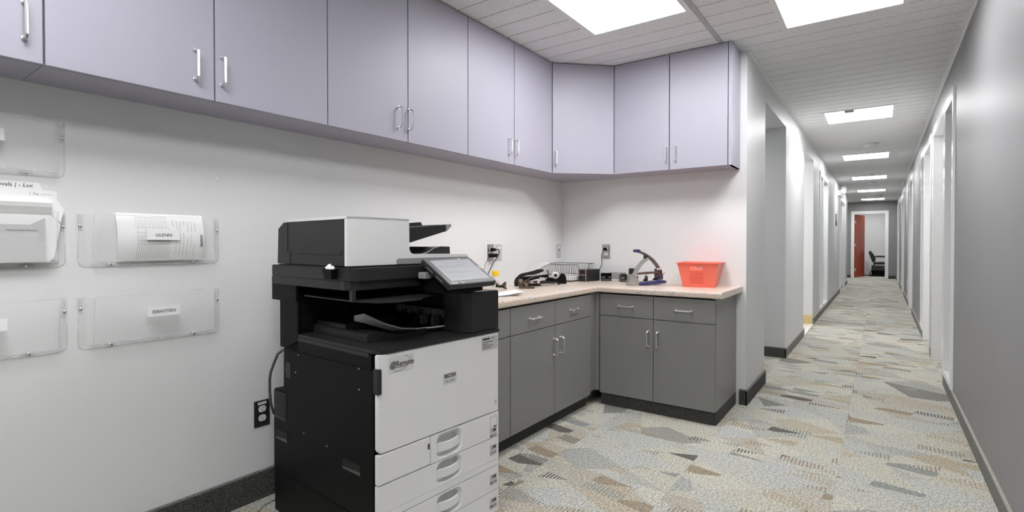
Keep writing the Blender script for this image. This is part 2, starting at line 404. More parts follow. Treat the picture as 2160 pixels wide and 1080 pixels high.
# ceiling: dark backing plus every tile as a part
ce = struct(MB().box(-2.6, XR + 1.6, Y0 - .12, 23.6, C + .012, C + .07).obj('ceiling', 'gap_black'), 'suspended ceiling of speckled grooved tiles')
tm = {}
PI_ = .626
def ctile(x0, x1, y0, y1, q=.1565):
    if x1 - x0 < .01 or y1 - y0 < .01: return
    k_ = (round(x1 - x0, 3), round(y1 - y0, 3))
    if k_ not in tm:
        b = MB(); n = max(1, round((y1 - y0) / q)); d = (y1 - y0) / n
        b.box(0, x1 - x0 - .0004, 0, y1 - y0, .0105, .0118)
        for i in range(n): b.box(0, x1 - x0 - .0004, i * d + .0042, (i + 1) * d - .0042, 0, .011)
        o = b.obj('ceiling_tile', 'ceiling_tile', ce); tm[k_] = o.data
    else:
        o = bpy.data.objects.new('ceiling_tile', tm[k_]); COL.objects.link(o); o.parent = ce
    o.location = (x0, y0, C)
LX0, LX1 = -.502, .124
TEE = -.862
lights = []
rows = [2.969 + PI_ * k for k in range(-8, 28)]
lightrows = {-5: 0, 0: 1, 5: 2, 10: 3, 15: 4, 20: 5, 25: 6}
for k in range(-9, 28):
    y0 = 2.969 + PI_ * k; y1 = min(y0 + PI_, YE)
    if y0 > YE: break
    y0 = max(y0, Y0)
    xl = TEE + .015 if y1 < YB + .4 else XC
    if y0 > 17.0: xl = -2.3
    if y1 > YB and y0 < YB: xl = XC
    ctile(max(xl, -1.13) if y0 > 17 else xl, LX0, y0, y1); ctile(LX1, XR, y0, y1)
    if y0 > 17: ctile(-2.3, -1.13, y0, y1)
    if k in lightrows: lights.append((LX0, LX1, y0, y0 + PI_))
    else: ctile(LX0, LX1, y0, y1)
for k in range(-9, 2):
    y0 = max(3.0 + PI_ * k, Y0); y1 = min(3.0 + PI_ * (k + 1), YB)
    ctile(XL, -2.129, y0, y1); ctile(-2.129, -1.503, y0, y1)
    if k in (-1, -5): lights.append((-1.503, -.877, y0, y0 + PI_))
    else: ctile(-1.503, -.877, y0, y1)
ctile(TEE + .015, XC, 3.595, YB)
struct(MB().box(-.877, TEE + .015, Y0, YB, C - .004, C + .01, bev=.001).obj('trim_3', 'tee'), 'ceiling tee between alcove tiles and corridor tiles')
struct(MB().box(XR - .022, XR, Y0, YE, C - .006, C + .008).box(XR - .005, XR, Y0, YE, C - .022, C).obj('trim_4', 'white_trim'), 'ceiling edge moulding along the right wall')
struct(MB().box(XC, XC + .022, YB, 17.1, C - .006, C + .008).box(XC, XC + .005, YB, 17.1, C - .022, C).obj('trim_5', 'white_trim'), 'ceiling edge moulding along the left corridor wall')
box_ = [('wall ceiling of side room',)]
# passage ceiling / room lids
for i, (x0, x1, y0, y1) in enumerate(sorted(lights, key=lambda q: q[2])):
    alc = x0 < -1
    rank = ['behind the camera', 'nearest', 'second', 'third', 'fourth', 'fifth', 'sixth']
    if alc: lab = 'square ceiling light panel over the alcove beside the lavender cabinets' if y0 > 1 else 'square ceiling light panel over the alcove, near its open end'
    else:
        n_ = lightrows[round((y0 - 2.969) / PI_)]
        lab = 'square ceiling light panel over the corridor, ' + ['behind the camera', 'nearest in view beside the alcove corner', 'second one, with a small sensor on its edge', 'third along the corridor', 'fourth along the corridor', 'fifth along the corridor', 'last one before the red door'][n_]
    t = thing('ceiling_light', lab, 'light', ((x0 + x1) / 2, (y0 + y1) / 2, C), group='square ceiling light panels')
    h = PI_ / 2
    fr = MB()
    for q in ((-h, h, -h, -h + .031), (-h, h, h - .031, h), (-h, -h + .031, -h + .031, h - .031), (h - .031, h, -h + .031, h - .031)):
        fr.box(*q, -.005, .012, bev=.001)
    fr.obj('frame', 'lamp_frame', t)
    box('diffuser', 'diffuser', t, -h + .030, h - .030, -h + .030, h - .030, .002, .010)
    if not alc and lightrows[round((y0 - 2.969) / PI_)] == 2:
        box('sensor', 'grey_mid', t, -.11, -.03, -.30, -.24, -.02, .0, bev=.004)
# lights of side spaces, out of view; the passage panel is added fill
for nm, lab, x, y, z, s in (('ceiling_light', 'ceiling light panel inside the tiled side room', -1.7, 7.63, 2.40, .3), ('ceiling_light', 'unseen light panel added to brighten the first side passage', -1.7, 5.07, 2.245, .2),
                         ('ceiling_light', 'ceiling light panel in the room past the red door', -.3, 21.3, C, .34),
                         ('ceiling_light', 'ceiling light panel in the room behind the left corridor window', -1.5, 9.8, C, .3),
                         ('ceiling_light', 'ceiling light panel in the recess left of the red door', -1.6, 18.6, C, .25)):
    t = thing(nm, lab, 'light', (x, y, z), group='square ceiling light panels')
    fr = MB()
    for q in ((-s, s, -s, -s + .026), (-s, s, s - .026, s), (-s, -s + .026, -s + .026, s - .026), (s - .026, s, -s + .026, s - .026)): fr.box(*q, -.012, 0)
    fr.obj('frame', 'lamp_frame', t); box('diffuser', 'diffuser', t, -s + .026, s - .026, -s + .026, s - .026, -.008, -.002)
for k in range(4): ctile(-2.3 + .0, -1.0, YE + .12 + k * PI_, YE + .12 + (k + 1) * PI_); ctile(-1.0, XR + 1.0, YE + .12 + k * PI_, YE + .12 + (k + 1) * PI_)

# baseboards (carpet strips)
def bb(name, boxes, m, lab, bind=True):
    b = MB(); c_ = MB()
    for x0, x1, y0, y1, h in boxes:
        b.box(x0, x1, y0, y1, 0, h, bev=.0015)
        c_.box(x0 - .0008, x1 + .0008, y0 - .0008, y1 + .0008, h - .004, h + .003, bev=.001)
    o = struct(b.obj(name, m), lab)
    if bind: c_.obj('binding', 'binding' if m != 'edge_carpet' else 'edge_carpet_light', o)
    else: c_.bm.free()
bb('baseboard_left', [(XL, XL + .012, Y0, 2.2, .122)], 'edge_carpet', 'charcoal carpet strip baseboard under the wall file pockets')
bb('baseboard_corner', [(-.79, XC + .01, YB - .012, YB, .105), (XC, XC + .012, YB - .012, 4.532, .10), (XC - .12, XC + .012, 4.52, 4.532, .10)], 'edge_carpet', 'charcoal carpet strip round the wall corner beside the base cabinets')
bb('baseboard_passage', [(-2.3, XC + .012, 5.618, 5.63, .095)], 'edge_carpet', 'charcoal carpet strip in the first side passage')
bb('baseboard_corridor_left', [(XC, XC + .012, 5.618, 7.11, .09), (XC - .1, XC + .012, 7.10, 7.11, .09), (XC, XC + .012, 8.15, 13.88, .09), (XC, XC + .012, 15.85, 17.11, .09)], 'edge_carpet_light', 'grey carpet strip baseboard on the left of the corridor')
bb('baseboard_right', [(XR - .012, XR, a, b_, .088) for a, b_ in ((Y0, 5.31), (6.42, 6.66), (7.66, 10.34), (11.37, 13.91), (14.89, 17.46), (18.46, YE))], 'edge_carpet_light', 'grey carpet strip baseboard along the right wall')
bb('baseboard_end', [(-2.3, DX0 - .06, YE - .012, YE, .095), (DX1 + .06, XR - .012, YE - .012, YE, .095)], 'edge_carpet', 'black carpet strip baseboard on the end wall', False)

# door and sidelight frames, right wall
PROUD = .012
def frame_right(i, o):
    ya, yb = o['y0'], o['y1']; s0, s1 = o['s']; d0, d1 = o['d']
    d = thing('door_%d' % i, None, None, (XR, d0, 0)); struct(d, ['white framed office doorway at the near end of the right wall', 'second white framed office doorway along the right wall', 'third white framed office doorway along the right wall', 'fourth white framed office doorway along the right wall', 'last white framed office doorway along the right wall'][i - 1])
    X0, X1 = -PROUD, T + .004
    zc = 2.16
    b = MB(.0003)
    near_side = s0 < d0
    # door jambs and casing
    b.box(X0, X1, -.02 if not near_side else -.08, .02, 0, zc); b.box(X0, X1, d1 - d0 - .02, d1 - d0 + (.08 if not near_side else .02), 0, zc)
    b.box(X0, X1, -.0, d1 - d0, zc - .02, zc + .02)
    oy = (-.05, 0) if not near_side else None
    if oy: b.box(X0, 0, -.05, 0, 0, zc + .055)
    else: b.box(X0, 0, d1 - d0, d1 - d0 + .05, 0, zc + .055)
    b.box(X0, 0, 0 if not near_side else -.08, d1 - d0 + (.08 if not near_side else 0), zc, zc + .055)
    b.obj('door_frame', 'white_trim', d)
    MB().box(.08, .115, .02, d1 - d0 - .02, .005, zc - .02).obj('door_leaf', 'room_white', d)
    b = MB(); b.lathe([(.0, 0), (.026, 0), (.026, .006), (.012, .012), (.012, .04)][::-1], (0, 0, 0), 0)
    kn = MB().box(.0, .05, -.006, .006, -.006, .006).box(.0, .012, -.006, .10, -.008, .008, bev=.003).obj('door_handle', 'steel', d)
    kn.location = (.03, .09 if near_side else d1 - d0 - .19, 1.0)
    wd = thing('window_%d' % i, None, None, (XR, s0, 0)); struct(wd, 'tall narrow glazed sidelight beside the ' + ['nearest', 'second', 'third', 'fourth', 'last'][i - 1] + ' doorway of the right wall')
    L_ = s1 - s0; b = MB(.0003)
    lo = .088
    b.box(X0, X1, -.02, .02, lo, zc); b.box(X0, X1, L_ - .02, L_ + .02, lo, zc); b.box(X0, X1, 0, L_, zc - .02, zc + .02); b.box(X0, X1, 0, L_, lo, lo + .035)
    if near_side: b.box(X0, 0, -.05, 0, lo, zc + .055); b.box(X0, 0, -.05, L_, zc, zc + .055)
    else: b.box(X0, 0, L_, L_ + .05, lo, zc + .055); b.box(X0, 0, 0, L_ + .05, zc, zc + .055)
    b.obj('window_frame', 'white_trim', wd)
    MB().box(.075, .081, .02, L_ - .02, lo + .035, zc - .02).obj('pane', 'glass', wd)
    bd = MB(.0001)
    for q in (.055, .092): bd.box(q, q + .012, .02, .03, lo + .035, zc - .02); bd.box(q, q + .012, L_ - .03, L_ - .02, lo + .035, zc - .02)
    bd.obj('glazing_bead', 'white_trim', wd)
for i, o in enumerate(OPEN): frame_right(i + 1, o)
# left corridor window (two lites) above the baseboard
wd = thing('window_6', None, None, (XC, 9.05, 0)); struct(wd, 'white framed two-lite window in the left corridor wall')
b = MB(.0003); X0, X1 = -.12, .012
for q in ((0, .02), (.50, .56), (1.35, 1.37)): b.box(X0, X1, q[0], q[1], .095, 2.16)
b.box(X0, X1, 0, 1.37, .095, .13); b.box(X0, X1, 0, 1.37, 2.14, 2.16)
b.box(0, .012, -.045, 0, .095, 2.205); b.box(0, .012, 1.37, 1.415, .095, 2.205); b.box(0, .012, -.045, 1.415, 2.16, 2.205)
b.obj('window_frame', 'white_trim', wd)
MB().box(-.07, -.064, .02, .50, .13, 2.14).obj('pane', 'glass', wd); MB().box(-.07, -.064, .56, 1.35, .13, 2.14).obj('pane', 'glass', wd)
# far left door with sidelight
d = thing('door_6', None, None, (XC, 13.9, 0)); struct(d, 'white framed doorway on the left near the far end of the corridor')
b = MB(.0003)
for q in ((0, .03), (.42, .50), (1.87, 1.90)): b.box(-.12, .012, q[0], q[1], 0, 2.14)
b.box(-.12, .012, 0, 1.9, 2.11, 2.14); b.box(0, .014, -.05, 0, 0, 2.19); b.box(0, .014, 1.9, 1.95, 0, 2.19); b.box(0, .014, -.05, 1.95, 2.14, 2.19)
b.obj('door_frame', 'white_trim', d)
MB().box(-.09, -.05, .50, 1.87, .005, 2.11).obj('door_leaf', 'room_white', d); MB().box(-.07, -.064, .03, .42, .1, 2.11).obj('pane', 'glass', d)
MB().box(-.12, .0, .03, .42, 0, .1).obj('door_panel', 'white_trim', d)
# end door
d = thing('door_7', None, None, (DX0, YE, 0)); struct(d, 'doorway with an open red door at the far end of the corridor')
wd_ = DX1 - DX0; b = MB(.0003)
b.box(-.055, 0, -.014, 0, 0, DZ + .055).box(wd_, wd_ + .055, -.014, 0, 0, DZ + .055).box(0, wd_, -.014, 0, DZ, DZ + .055)
b.box(-.0, .03, -.01, .13, 0, DZ).box(wd_ - .03, wd_, -.01, .13, 0, DZ).box(0, wd_, -.01, .13, DZ - .03, DZ)
b.obj('door_frame', 'white_trim', d)
leaf = MB().box(0, .93, -.022, .022, .01, DZ - .04).obj('door_leaf', 'door_red', d); leaf.location = (.04, .12, 0); leaf.rotation_euler = (0, 0, R(76)); leaf['label'] = 'reddish brown door leaf standing open'
hd = MB().lathe([(.03, 0), (.03, .008), (.012, .014), (.012, .05)], (.86, -.022, 1.0), 1).box(.74, .88, -.082, -.066, .99, 1.012, bev=.004)
hd2 = hd.obj('door_handle', 'chrome', leaf); hd2['label'] = 'chrome lever handle'
hd2.location = (0, 0, 0)
for z in (.25, 1.05, 1.8):
    h_ = MB().tube([(-.006, -.03, z - .05), (-.006, -.03, z + .05)], .009).box(.0, .004, -.03, .02, z - .05, z + .05).obj('hinge', 'steel', leaf)
bpy.context.view_layer.update()

# ================================================================= CABINETS
def pull(n, L_, parent, m='steel'):   # vertical bent-rod pull, base at origin, sticking out +X, length L_ along z
    p = [(0, 0, 0), (.020, 0, 0), (.026, 0, .006)] + [(.028, 0, .006 + (L_ - .012) * t / 4) for t in range(5)] + [(.026, 0, L_ - .006), (.020, 0, L_), (0, 0, L_)]
    b = MB().tube(p, .0048, 8)
    b.lathe([(.0075, 0), (.0075, .004)], (0, 0, 0), 0, 10).lathe([(.0075, 0), (.0075, .004)], (0, 0, L_), 0, 10)
    return b.obj(n, m, parent, smooth=True)

UB, UT, UD = 1.632, C - .002, .255     # upper cabinets: bottom, top, depth incl. door
DT = .02
def upper(label, loc, rz, Wd, splits, pulls, grp='lavender upper cabinets'):
    """local: back at x=0, front towards +x, width along +y. splits: y limits of doors; pulls: list of y per door"""
    t = thing('upper_cabinet', label, 'cabinet', loc, rz, grp)
    h = UT - UB
    b = MB().box(0.001, UD - DT - .002, .001, Wd - .001, 0, .02).box(.001, UD - DT - .002, .001, .02, .02, h).box(.001, UD - DT - .002, Wd - .02, Wd - .001, .02, h).box(.001, UD - DT - .002, .02, Wd - .02, h - .02, h).box(.001, .01, .02, Wd - .02, .02, h - .02)
    b.obj('body', 'lavender', t)
    MB().box(UD - DT - .012, UD - DT - .004, .02, Wd - .02, .02, h - .02).obj('door_gap_shade', 'gap_black', t)  # black sheet behind the doors, painting the shade of their gaps
    for (a, c_), py in zip(zip(splits, splits[1:]), pulls):
        g = .0028
        dr = MB().box(UD - DT, UD, a + g, c_ - g, .0, h - .004, bev=.0012).obj('door', 'lavender', t)
        if py is not None:
            k = pull('handle', .101, dr); k.location = (UD, py, .062)
    return t
Y_ = [-.505, -.037, .43, .897, 1.364, 1.832, 2.30, 2.765, 3.245]
upper('lavender upper cabinet at the left picture edge, one handle in view', (XL, Y_[0], UB), 0, Y_[2] - Y_[0], [0, .467, .935], [.40, .935 - .042])
upper('lavender wide double-door upper cabinet above the upper wall pocket', (XL, Y_[2], UB), 0, Y_[4] - Y_[2], [0, .467, .934], [.40, .49])
upper('lavender double-door upper cabinet straight above the copier', (XL, Y_[4], UB), 0, Y_[6] - Y_[4], [0, .468, .936], [.405, .474])
upper('lavender double-door upper cabinet left of the diagonal corner cabinet', (XL, Y_[6], UB), 0, Y_[8] - Y_[6], [0, .465, .945], [.405, .475])
# diagonal corner cabinet
t = thing('corner_cabinet', 'lavender corner cabinet with one narrow diagonal door', 'cabinet', (XL, YB, UB), 0)
h = UT - UB; cx = UD - DT; XD, YD = -1.618, 3.245
lx, ly = XD - XL, YD - YB
poly = [(.001, -.001), (.001, ly), (cx, ly), (lx, -cx), (lx, -.001)]
MB().prism(poly, 2, 0, .02).prism(poly, 2, h - .02, h).box(.001, .01, ly + .001, -.01, .02, h - .02).box(.01, lx, -.01, -.001, .02, h - .02).box(.01, cx, ly + .001, ly + .018, .02, h - .02).box(lx - .018, lx - .001, -cx, -.01, .02, h - .02).obj('body', 'lavender', t)
A_ = Vector((UD, ly + .0, 0)); B_ = Vector((lx, -UD, 0)); dv = (B_ - A_); LL = dv.length; ang = math.atan2(dv.y, dv.x)
dr = MB().box(-.018, .0, .003, LL - .003, 0, h - .004, bev=.0012).obj('door', 'lavender', t)
dr.location = A_; dr.rotation_euler = (0, 0, ang - R(90))
k = pull('handle', .101, dr); k.location = (0, .028, .062)
# back wall cabinet: rotated so that its front faces -Y
t = upper('lavender double-door upper cabinet on the end wall, its side lit by a highlight', (-.793 - .0, YB, UB), R(-90), .0, [0], [])
bpy.data.objects.remove([o for o in t.children if o.name.startswith('body')][0]); bpy.data.objects.remove([o for o in t.children][0])
Wb = XD - (-.793)
b = MB().box(0.001, UD - DT - .002, Wb, -.001, 0, .02).box(.001, UD - DT - .002, Wb, Wb + .018, .02, h).box(.001, UD - .001, -.02, -.0, -.0, h).box(.001, UD - DT - .002, Wb + .02, -.02, h - .02, h).box(.001, .01, Wb + .02, -.02, .02, h - .02)
b.obj('body', 'lavender', t)
MB().box(UD - DT - .012, UD - DT - .004, Wb + .02, -.02, .02, h - .02).obj('door_gap_shade', 'gap_black', t)  # painted gap shade behind the end wall doors
spl = -.410
for a, c_, py in ((Wb, spl, spl - .02), (spl, -.022, spl + .045)):
    dr = MB().box(UD - DT, UD, a + .003, c_ - .003, .0, h - .004, bev=.0012).obj('door', 'lavender', t)
    k = pull('handle', .101, dr); k.location = (UD, py, .062)

# base cabinets
BZ0, BZ1, DRW = .098, .775, .622
def hpull(parent, L_=.10):
    k = pull('handle', L_, parent); k.rotation_euler = (R(90), 0, 0)   # z -> -y
    return k
def base(label, loc, rz, y0, y1, fx, doors, end=None, toe=.05, depth=.57, toe_side=None):
    """front at x=fx local (x towards the room)"""
    t = thing('base_cabinet', label, 'cabinet', loc, rz, 'grey base cabinets')
    b = MB().box(.002, fx - DT - .003, y0, y1, BZ0, BZ1 - .002)
    b.obj('body', 'cab_grey', t)
    MB().box(.002, fx - toe, y0 + (0.0), y1 + (.0175 if end else 0), .0, BZ0 - .001).obj('toe_kick', 'edge_carpet', t)
    MB().box(fx - DT - .003, fx - DT - .001, y0 + .004, y1 - .004, BZ0 + .004, BZ1 - .004).obj('face_shadow_gap', 'gap_black', t)
    if end: MB().box(.002, fx - DT - .0025, y1, y1 + .018, BZ0 - .014, BZ1 + .0062, bev=.001).obj('end_panel', 'cab_grey', t)
    for a, c_, hy in doors:
        g = .0018
        f = MB().box(fx - DT, fx, a + g, c_ - g, BZ0 - .012, DRW - .002, bev=.0012).obj('door', 'cab_grey', t)
        if hy is not None:
            k = pull('handle', .098, f); k.location = (fx, hy, .445)
        f = MB().box(fx - DT, fx, a + g, c_ - g, DRW + .002, BZ1 - .005, bev=.0012).obj('drawer', 'cab_grey', t)
        m_ = (a + c_) / 2
        k = hpull(f); k.location = (fx, m_ + .05, .695)
    return t
FX = .61
base('grey base cabinet along the left wall, two drawers over two doors, right of the copier', (XL, 0, 0), 0, 2.228, 3.19, FX, [(2.228, 2.692, 2.675), (2.692, 3.165, 2.752)])
base('grey base cabinet mostly hidden behind the copier', (XL, 0, 0), 0, 1.79, 2.226, FX, [(1.79, 2.226, 1.84)])
# filler at inner corner
tf = tag(MB().box(-1.64, -1.615, 3.192, 3.262, BZ0, BZ1).box(-1.64, -1.585, 3.262, 3.28, BZ0, BZ1).box(-2.2, -1.68, 3.192, 3.80, 0, BZ1).obj('corner_filler', 'cab_grey'), 'grey filler post in the inner corner between the two base cabinet runs', 'cabinet')
# back run cabinet, rotated: local x -> -Y world; local y -> +X world
XBR = -.812
base('grey base cabinet on the end wall below the orange bin, four fronts', (XBR, YB, 0), R(-90), -.768, -.018, YB - 3.262, [(-.768, -.386, -.42), (-.386, .0, -.356)], end=True, toe=.024)
MB().box(0, .012, 3.286, YB - .013, 0, .09).obj('side_kick', 'edge_carpet', None)
o_ = bpy.data.objects['side_kick']; bc = [o for o in bpy.data.objects if o.get('label', '').startswith('grey base cabinet on the end wall')][0]
o_.parent = bc; bpy.context.view_layer.update()
o_.matrix_parent_inverse = Matrix.Rotation(R(90), 4, 'Z') @ Matrix.Translation((-XBR, -YB, 0)); o_.location = (XBR - .012, 0, 0)

# worktop: L shape with rounded nose
ZT = .82
ct = thing('countertop', 'speckled beige laminate L-shaped countertop on the grey base cabinets', 'countertop')
nose = [(0, ZT), (.004, ZT + .001)]
xf, yf, xe = -1.588, 3.243, -.772
b = MB()
prof = [(0, -.045), (0, -.008), (-.003, -.002), (-.010, 0)]      # depth in from the front edge, z
prof = [(-.03, -.038), (-.006, -.038), (-.001, -.034), (0, -.026), (0, -.010), (-.003, -.003), (-.010, 0), (-.03, 0)]
# sweep the nose along: (xf,1.3) -> (xf,yf) -> (xe,yf)
path = [((xf, 1.785), (1, 0)), ((xf, yf), (1, -1)), ((xe, yf), (0, -1))]
rings = []
for (px_, py_), (nx_, ny_) in path:
    rings.append([b.bm.verts.new((px_ + d_ * nx_, py_ + d_ * ny_, ZT + z_)) for d_, z_ in prof])
for A2, B2 in zip(rings, rings[1:]):
    for j in range(len(prof) - 1):
        f = b.bm.faces.new((A2[j], A2[j + 1], B2[j + 1], B2[j])); f.smooth = False
b.bm.faces.new(rings[-1]); b.bm.faces.new(rings[0][::-1])
i1 = .03
top = [(XL + .001, 1.785), (xf - i1, 1.785), (xf - i1, yf + i1), (xe, yf + i1), (xe, YB - .001), (XL + .001, YB - .001)]
b.prism(top, 2, ZT - .038, ZT)
b.obj('worktop', 'laminate', ct)
MB().prism([(XL + .01, 1.79), (xf - .03, 1.79), (xf - .03, yf + .04), (xe - .062, yf + .04), (xe - .062, YB - .01), (XL + .01, YB - .01)], 2, BZ1 + .0005, ZT - .0385).obj('substrate', 'gap_black', ct)
# ================================================================= COPIER  (a = along the front, b = depth from the front, z)
cp = thing('photocopier', 'large black and white office photocopier with four paper drawers and tilted touch panel', 'photocopier', (-1.316, 1.10, 0), R(-4))
class CB(MB):
    def bx(s, a0, a1, b0, b1, z0, z1, bev=0): return s.box(-b1, -b0, a0, a1, z0, z1, bev=bev)
    def fp(s, pts, b0, b1, bev=0): return s.prism(pts, 0, -b1, -b0, bev)           # pts (a, z)
    def sp(s, pts, a0, a1, bev=0): return s.prism([(-b_, z) for b_, z in pts], 1, a0, a1, bev)  # pts (b, z)
    def tp(s, pts, z0, z1, bev=0): return s.prism([(-b_, a) for a, b_ in pts], 2, z0, z1, bev)  # pts (a, b)
AW = .592
CB().bx(.0, AW, .034, .70, .03, .196, bev=.002).bx(-.002, .002, .02, .05, .032, .194).obj('paper_bank_body', 'black_plastic', cp)
lb = CB().sp([(.034, .20), (.034, .7555), (.50, .7555), (.50, .745), (.62, .703), (.62, .53), (.70, .527), (.70, .20)], .0, AW, bev=.002).obj('main_body', 'black_plastic', cp)
CB().sp([(.022, .2), (.022, .704), (.612, .700), (.612, .53), (.698, .52), (.698, .2)], -.003, .003, bev=.0008).obj('side_panel', 'black_plastic', cp)
for a in (.05, .54):
    for b_ in (.08, .62):
        CB().lathe([(.0, -.012), (.022, -.012), (.024, 0), (.022, .012), (.0, .012)], (-b_, a, .0245), 1).obj('caster', 'black_deep', cp)
CB().bx(-.0045, -.003, .595, .690, .412, .522, bev=.0005).obj('vent_cover', 'black_satin', cp)
v = CB()
for i in range(13): v.bx(-.0065, -.0045, .602, .682, .424 + i * .0072, .4275 + i * .0072)
tag(v.obj('vent_slats', 'black_satin', cp), kind='stuff')
CB().bx(-.0035, -.002, .603, .681, .42, .516).obj('vent_shadow', 'black_deep', cp)
for b0, b1, z0, z1 in ((.588, .680, .332, .368), (.094, .198, .342, .374)):
    CB().bx(-.0042, .0, b0, b1, z0, z1).obj('grip_recess', 'black_deep', cp)
    CB().sp([(b0, z0 - .002), (b1, z0 - .002), (b1, z0 + .004), ((b0 + b1) / 2, z0 + .008), (b0, z0 + .010)], -.0055, -.002, bev=.0005).obj('grip_lip', 'grey_plastic', cp)
for b_, z in ((.50, .69), (.595, .62), (.10, .70), (.10, .63), (.46, .40), (.30, .39), (.52, .62)):
    CB().lathe([(.0028, -.0048), (.0028, -.002)], (-b_, 0, z), 1, 10).obj('screw', 'grey_mid', cp)
CB().bx(-.004, -.002, .560, .597, .59, .65).obj('side_patch', 'black_satin', cp)
CB().bx(.004, .02, -.006, .022, .628, .712, bev=.004).obj('door_latch', 'black_satin', cp).location = (0, -.008, 0)

def rrect(a0, a1, z0, z1, r, n=5):
    p = []
    for cx_, cz_, q0 in ((a1 - r, z1 - r, 0), (a0 + r, z1 - r, 90), (a0 + r, z0 + r, 180), (a1 - r, z0 + r, 270)):
        for i in range(n + 1): q = R(q0 + 90 * i / n); p.append((cx_ + r * math.cos(q), cz_ + r * math.sin(q)))
    return p
def drawer(name, a0, a1, z0, z1, pocket, label, parent=cp):
    b = CB(); bm = b.bm
    O = [bm.verts.new((0, a, z)) for a, z in ((a0, z0), (a1, z0), (a1, z1), (a0, z1))]
    Ob = [bm.verts.new((-.018, v_.co.y, v_.co.z)) for v_ in O]
    es = [bm.edges.new((O[i], O[(i + 1) % 4])) for i in range(4)]
    for i in range(4): bm.faces.new((O[i], O[(i + 1) % 4], Ob[(i + 1) % 4], Ob[i]))
    if pocket:
        p0, p1, q0, q1 = pocket; lp = rrect(p0, p1, q0, q1, min(.03, (q1 - q0) / 2 - .002))
        ca, cz_ = (p0 + p1) / 2, (q0 + q1) / 2; prev = None
        for x_, sc in ((0, 1), (-.003, .975), (-.022, .88), (-.030, .74)):
            ring = [bm.verts.new((x_, ca + (a - ca) * sc, cz_ + (z - cz_) * sc)) for a, z in lp]
            if prev:
                for i in range(len(ring)):
                    f = bm.faces.new((prev[i], prev[(i + 1) % len(ring)], ring[(i + 1) % len(ring)], ring[i])); f.smooth = True
            else: es += [bm.edges.new((ring[i], ring[(i + 1) % len(ring)])) for i in range(len(ring))]
            prev = ring
        bm.faces.new(prev)
    bmesh.ops.triangle_fill(bm, edges=es, use_beauty=True)
    o = b.obj(name, 'white_plastic', parent)
    if label: o['label'] = label
    if pocket:
        # bowed grip across the pocket
        n = 10; zc = cz_ - .004
        path = [(-.013 + .016 * math.sin(math.pi * i / n), p0 + .004 + (p1 - p0 - .008) * i / n, zc) for i in range(n + 1)]
        MB().ribbon(path, (0, 0, 1), .030, .007).obj('grip', 'white_plastic', o, smooth=True)
    return o
CB().fp([(.012, .433), (AW, .433), (AW, .756), (.0, .756), (.0, .445)], 0, .019, bev=.003).obj('front_door', 'white_plastic', cp)
CB().bx(.0, .221, .0, .018, .332, .4295, bev=.0015).obj('front_panel', 'white_plastic', cp)
CB().bx(.209, .2205, -.0006, .004, .386, .408, bev=.002).obj('tray_catch', 'grey_plastic', cp)
drawer('paper_drawer', .2245, AW, .3305, .4295, (.251, .383, .335, .425), 'topmost narrow white paper drawer')
drawer('paper_drawer', .0, AW, .236, .3275, (.251, .383, .241, .325), 'second white paper drawer')
CB().bx(.0, AW, .0, .018, .211, .2345, bev=.001).obj('front_strip', 'white_plastic', cp)
drawer('paper_drawer', .0, AW, .113, .2085, (.251, .383, .117, .203), 'third white paper drawer')
drawer('paper_drawer', .0, AW, .022, .1105, (.251, .383, .026, .106), 'lowest white paper drawer')
# level window and drawer labels
fr = CB()
for q in ((.539, .580, .368, .371), (.539, .580, .414, .417), (.539, .541, .371, .414), (.578, .580, .371, .414)): fr.bx(q[0], q[1], -.001, .001, q[2], q[3])
fr.obj('level_window', 'sticker_grey', cp)
CB().bx(.562, .579, -.0012, .001, .371, .376).obj('level_mark', 'ink', cp)
for n_, z, s2 in ((1, .327, '8½×11'), (2, .258, '11×17'), (3, .137, '8½×14'), (4, .041, '8½×11')):
    CB().bx(.539, .581, -.0008, .001, z, z + .043).obj('drawer_label', 'sticker_grey', cp)
    text('drawer_number', str(n_), .018, 'ink', cp, (.001, .548, z + .026), RX, bold=.0004)
    CB().bx(.560, .574, -.0012, .0, z + .027, z + .038).obj('size_mark', 'ink', cp)
    text('size_text', s2, .0125, 'ink', cp, (.001, .540, z + .006), RX, bold=.0003, sx=1.05)
# stickers on the front door
CB().bx(.040, .146, -.0008, .001, .690, .742).obj('sticker', 'sticker', cp)
text('sticker_text', '@Remote', .0262, 'ink', cp, (.0012, .044, .708), RX, shear=.25, bold=.0003, sx=.92)
pts = [(.0012, .092 + .036 * math.cos(q) * .9 + .012 * math.sin(q), .7165 + .024 * math.sin(q) + .0) for q in [R(-120 + 12 * i) for i in range(-8, 18)]]
MB().tube(pts, .0005, 5).obj('sticker_orbit', 'ink', cp)
text('sticker_text', 'Intelligent Remote Management System', .0042, 'ink', cp, (.0012, .060, .7035), RX, sx=.88)
d_ = MB()
for y, z in ((.133, .729), (.137, .724), (.132, .718), (.137, .7155)): d_.box(.0008, .0013, y, y + .0025, z, z + .0025)
d_.obj('sticker_dots', 'ink', cp)
CB().bx(.285, .353, -.0008, .001, .600, .642).obj('badge', 'sticker', cp)
text('badge_text', 'RICOH', .0195, 'ink', cp, (.0012, .2895, .6245), RX, bold=.0006, sx=.95)
text('badge_text', 'IM C2510', .0135, 'ink_soft', cp, (.0012, .296, .6065), RX, sx=.85)
CB().bx(.287, .351, -.0010, .0, .6195, .6203).obj('badge_rule', 'sticker_grey', cp)
CB().bx(.491, .585, -.0008, .001, .691, .745).obj('sticker', 'sticker_grey', cp)
d_ = MB(); y = .496
while y < .536: w_ = random.choice((.0008, .0014, .002)); d_.box(.0008, .0013, y, y + w_, .7325, .7395); y += w_ + random.choice((.0006, .001))
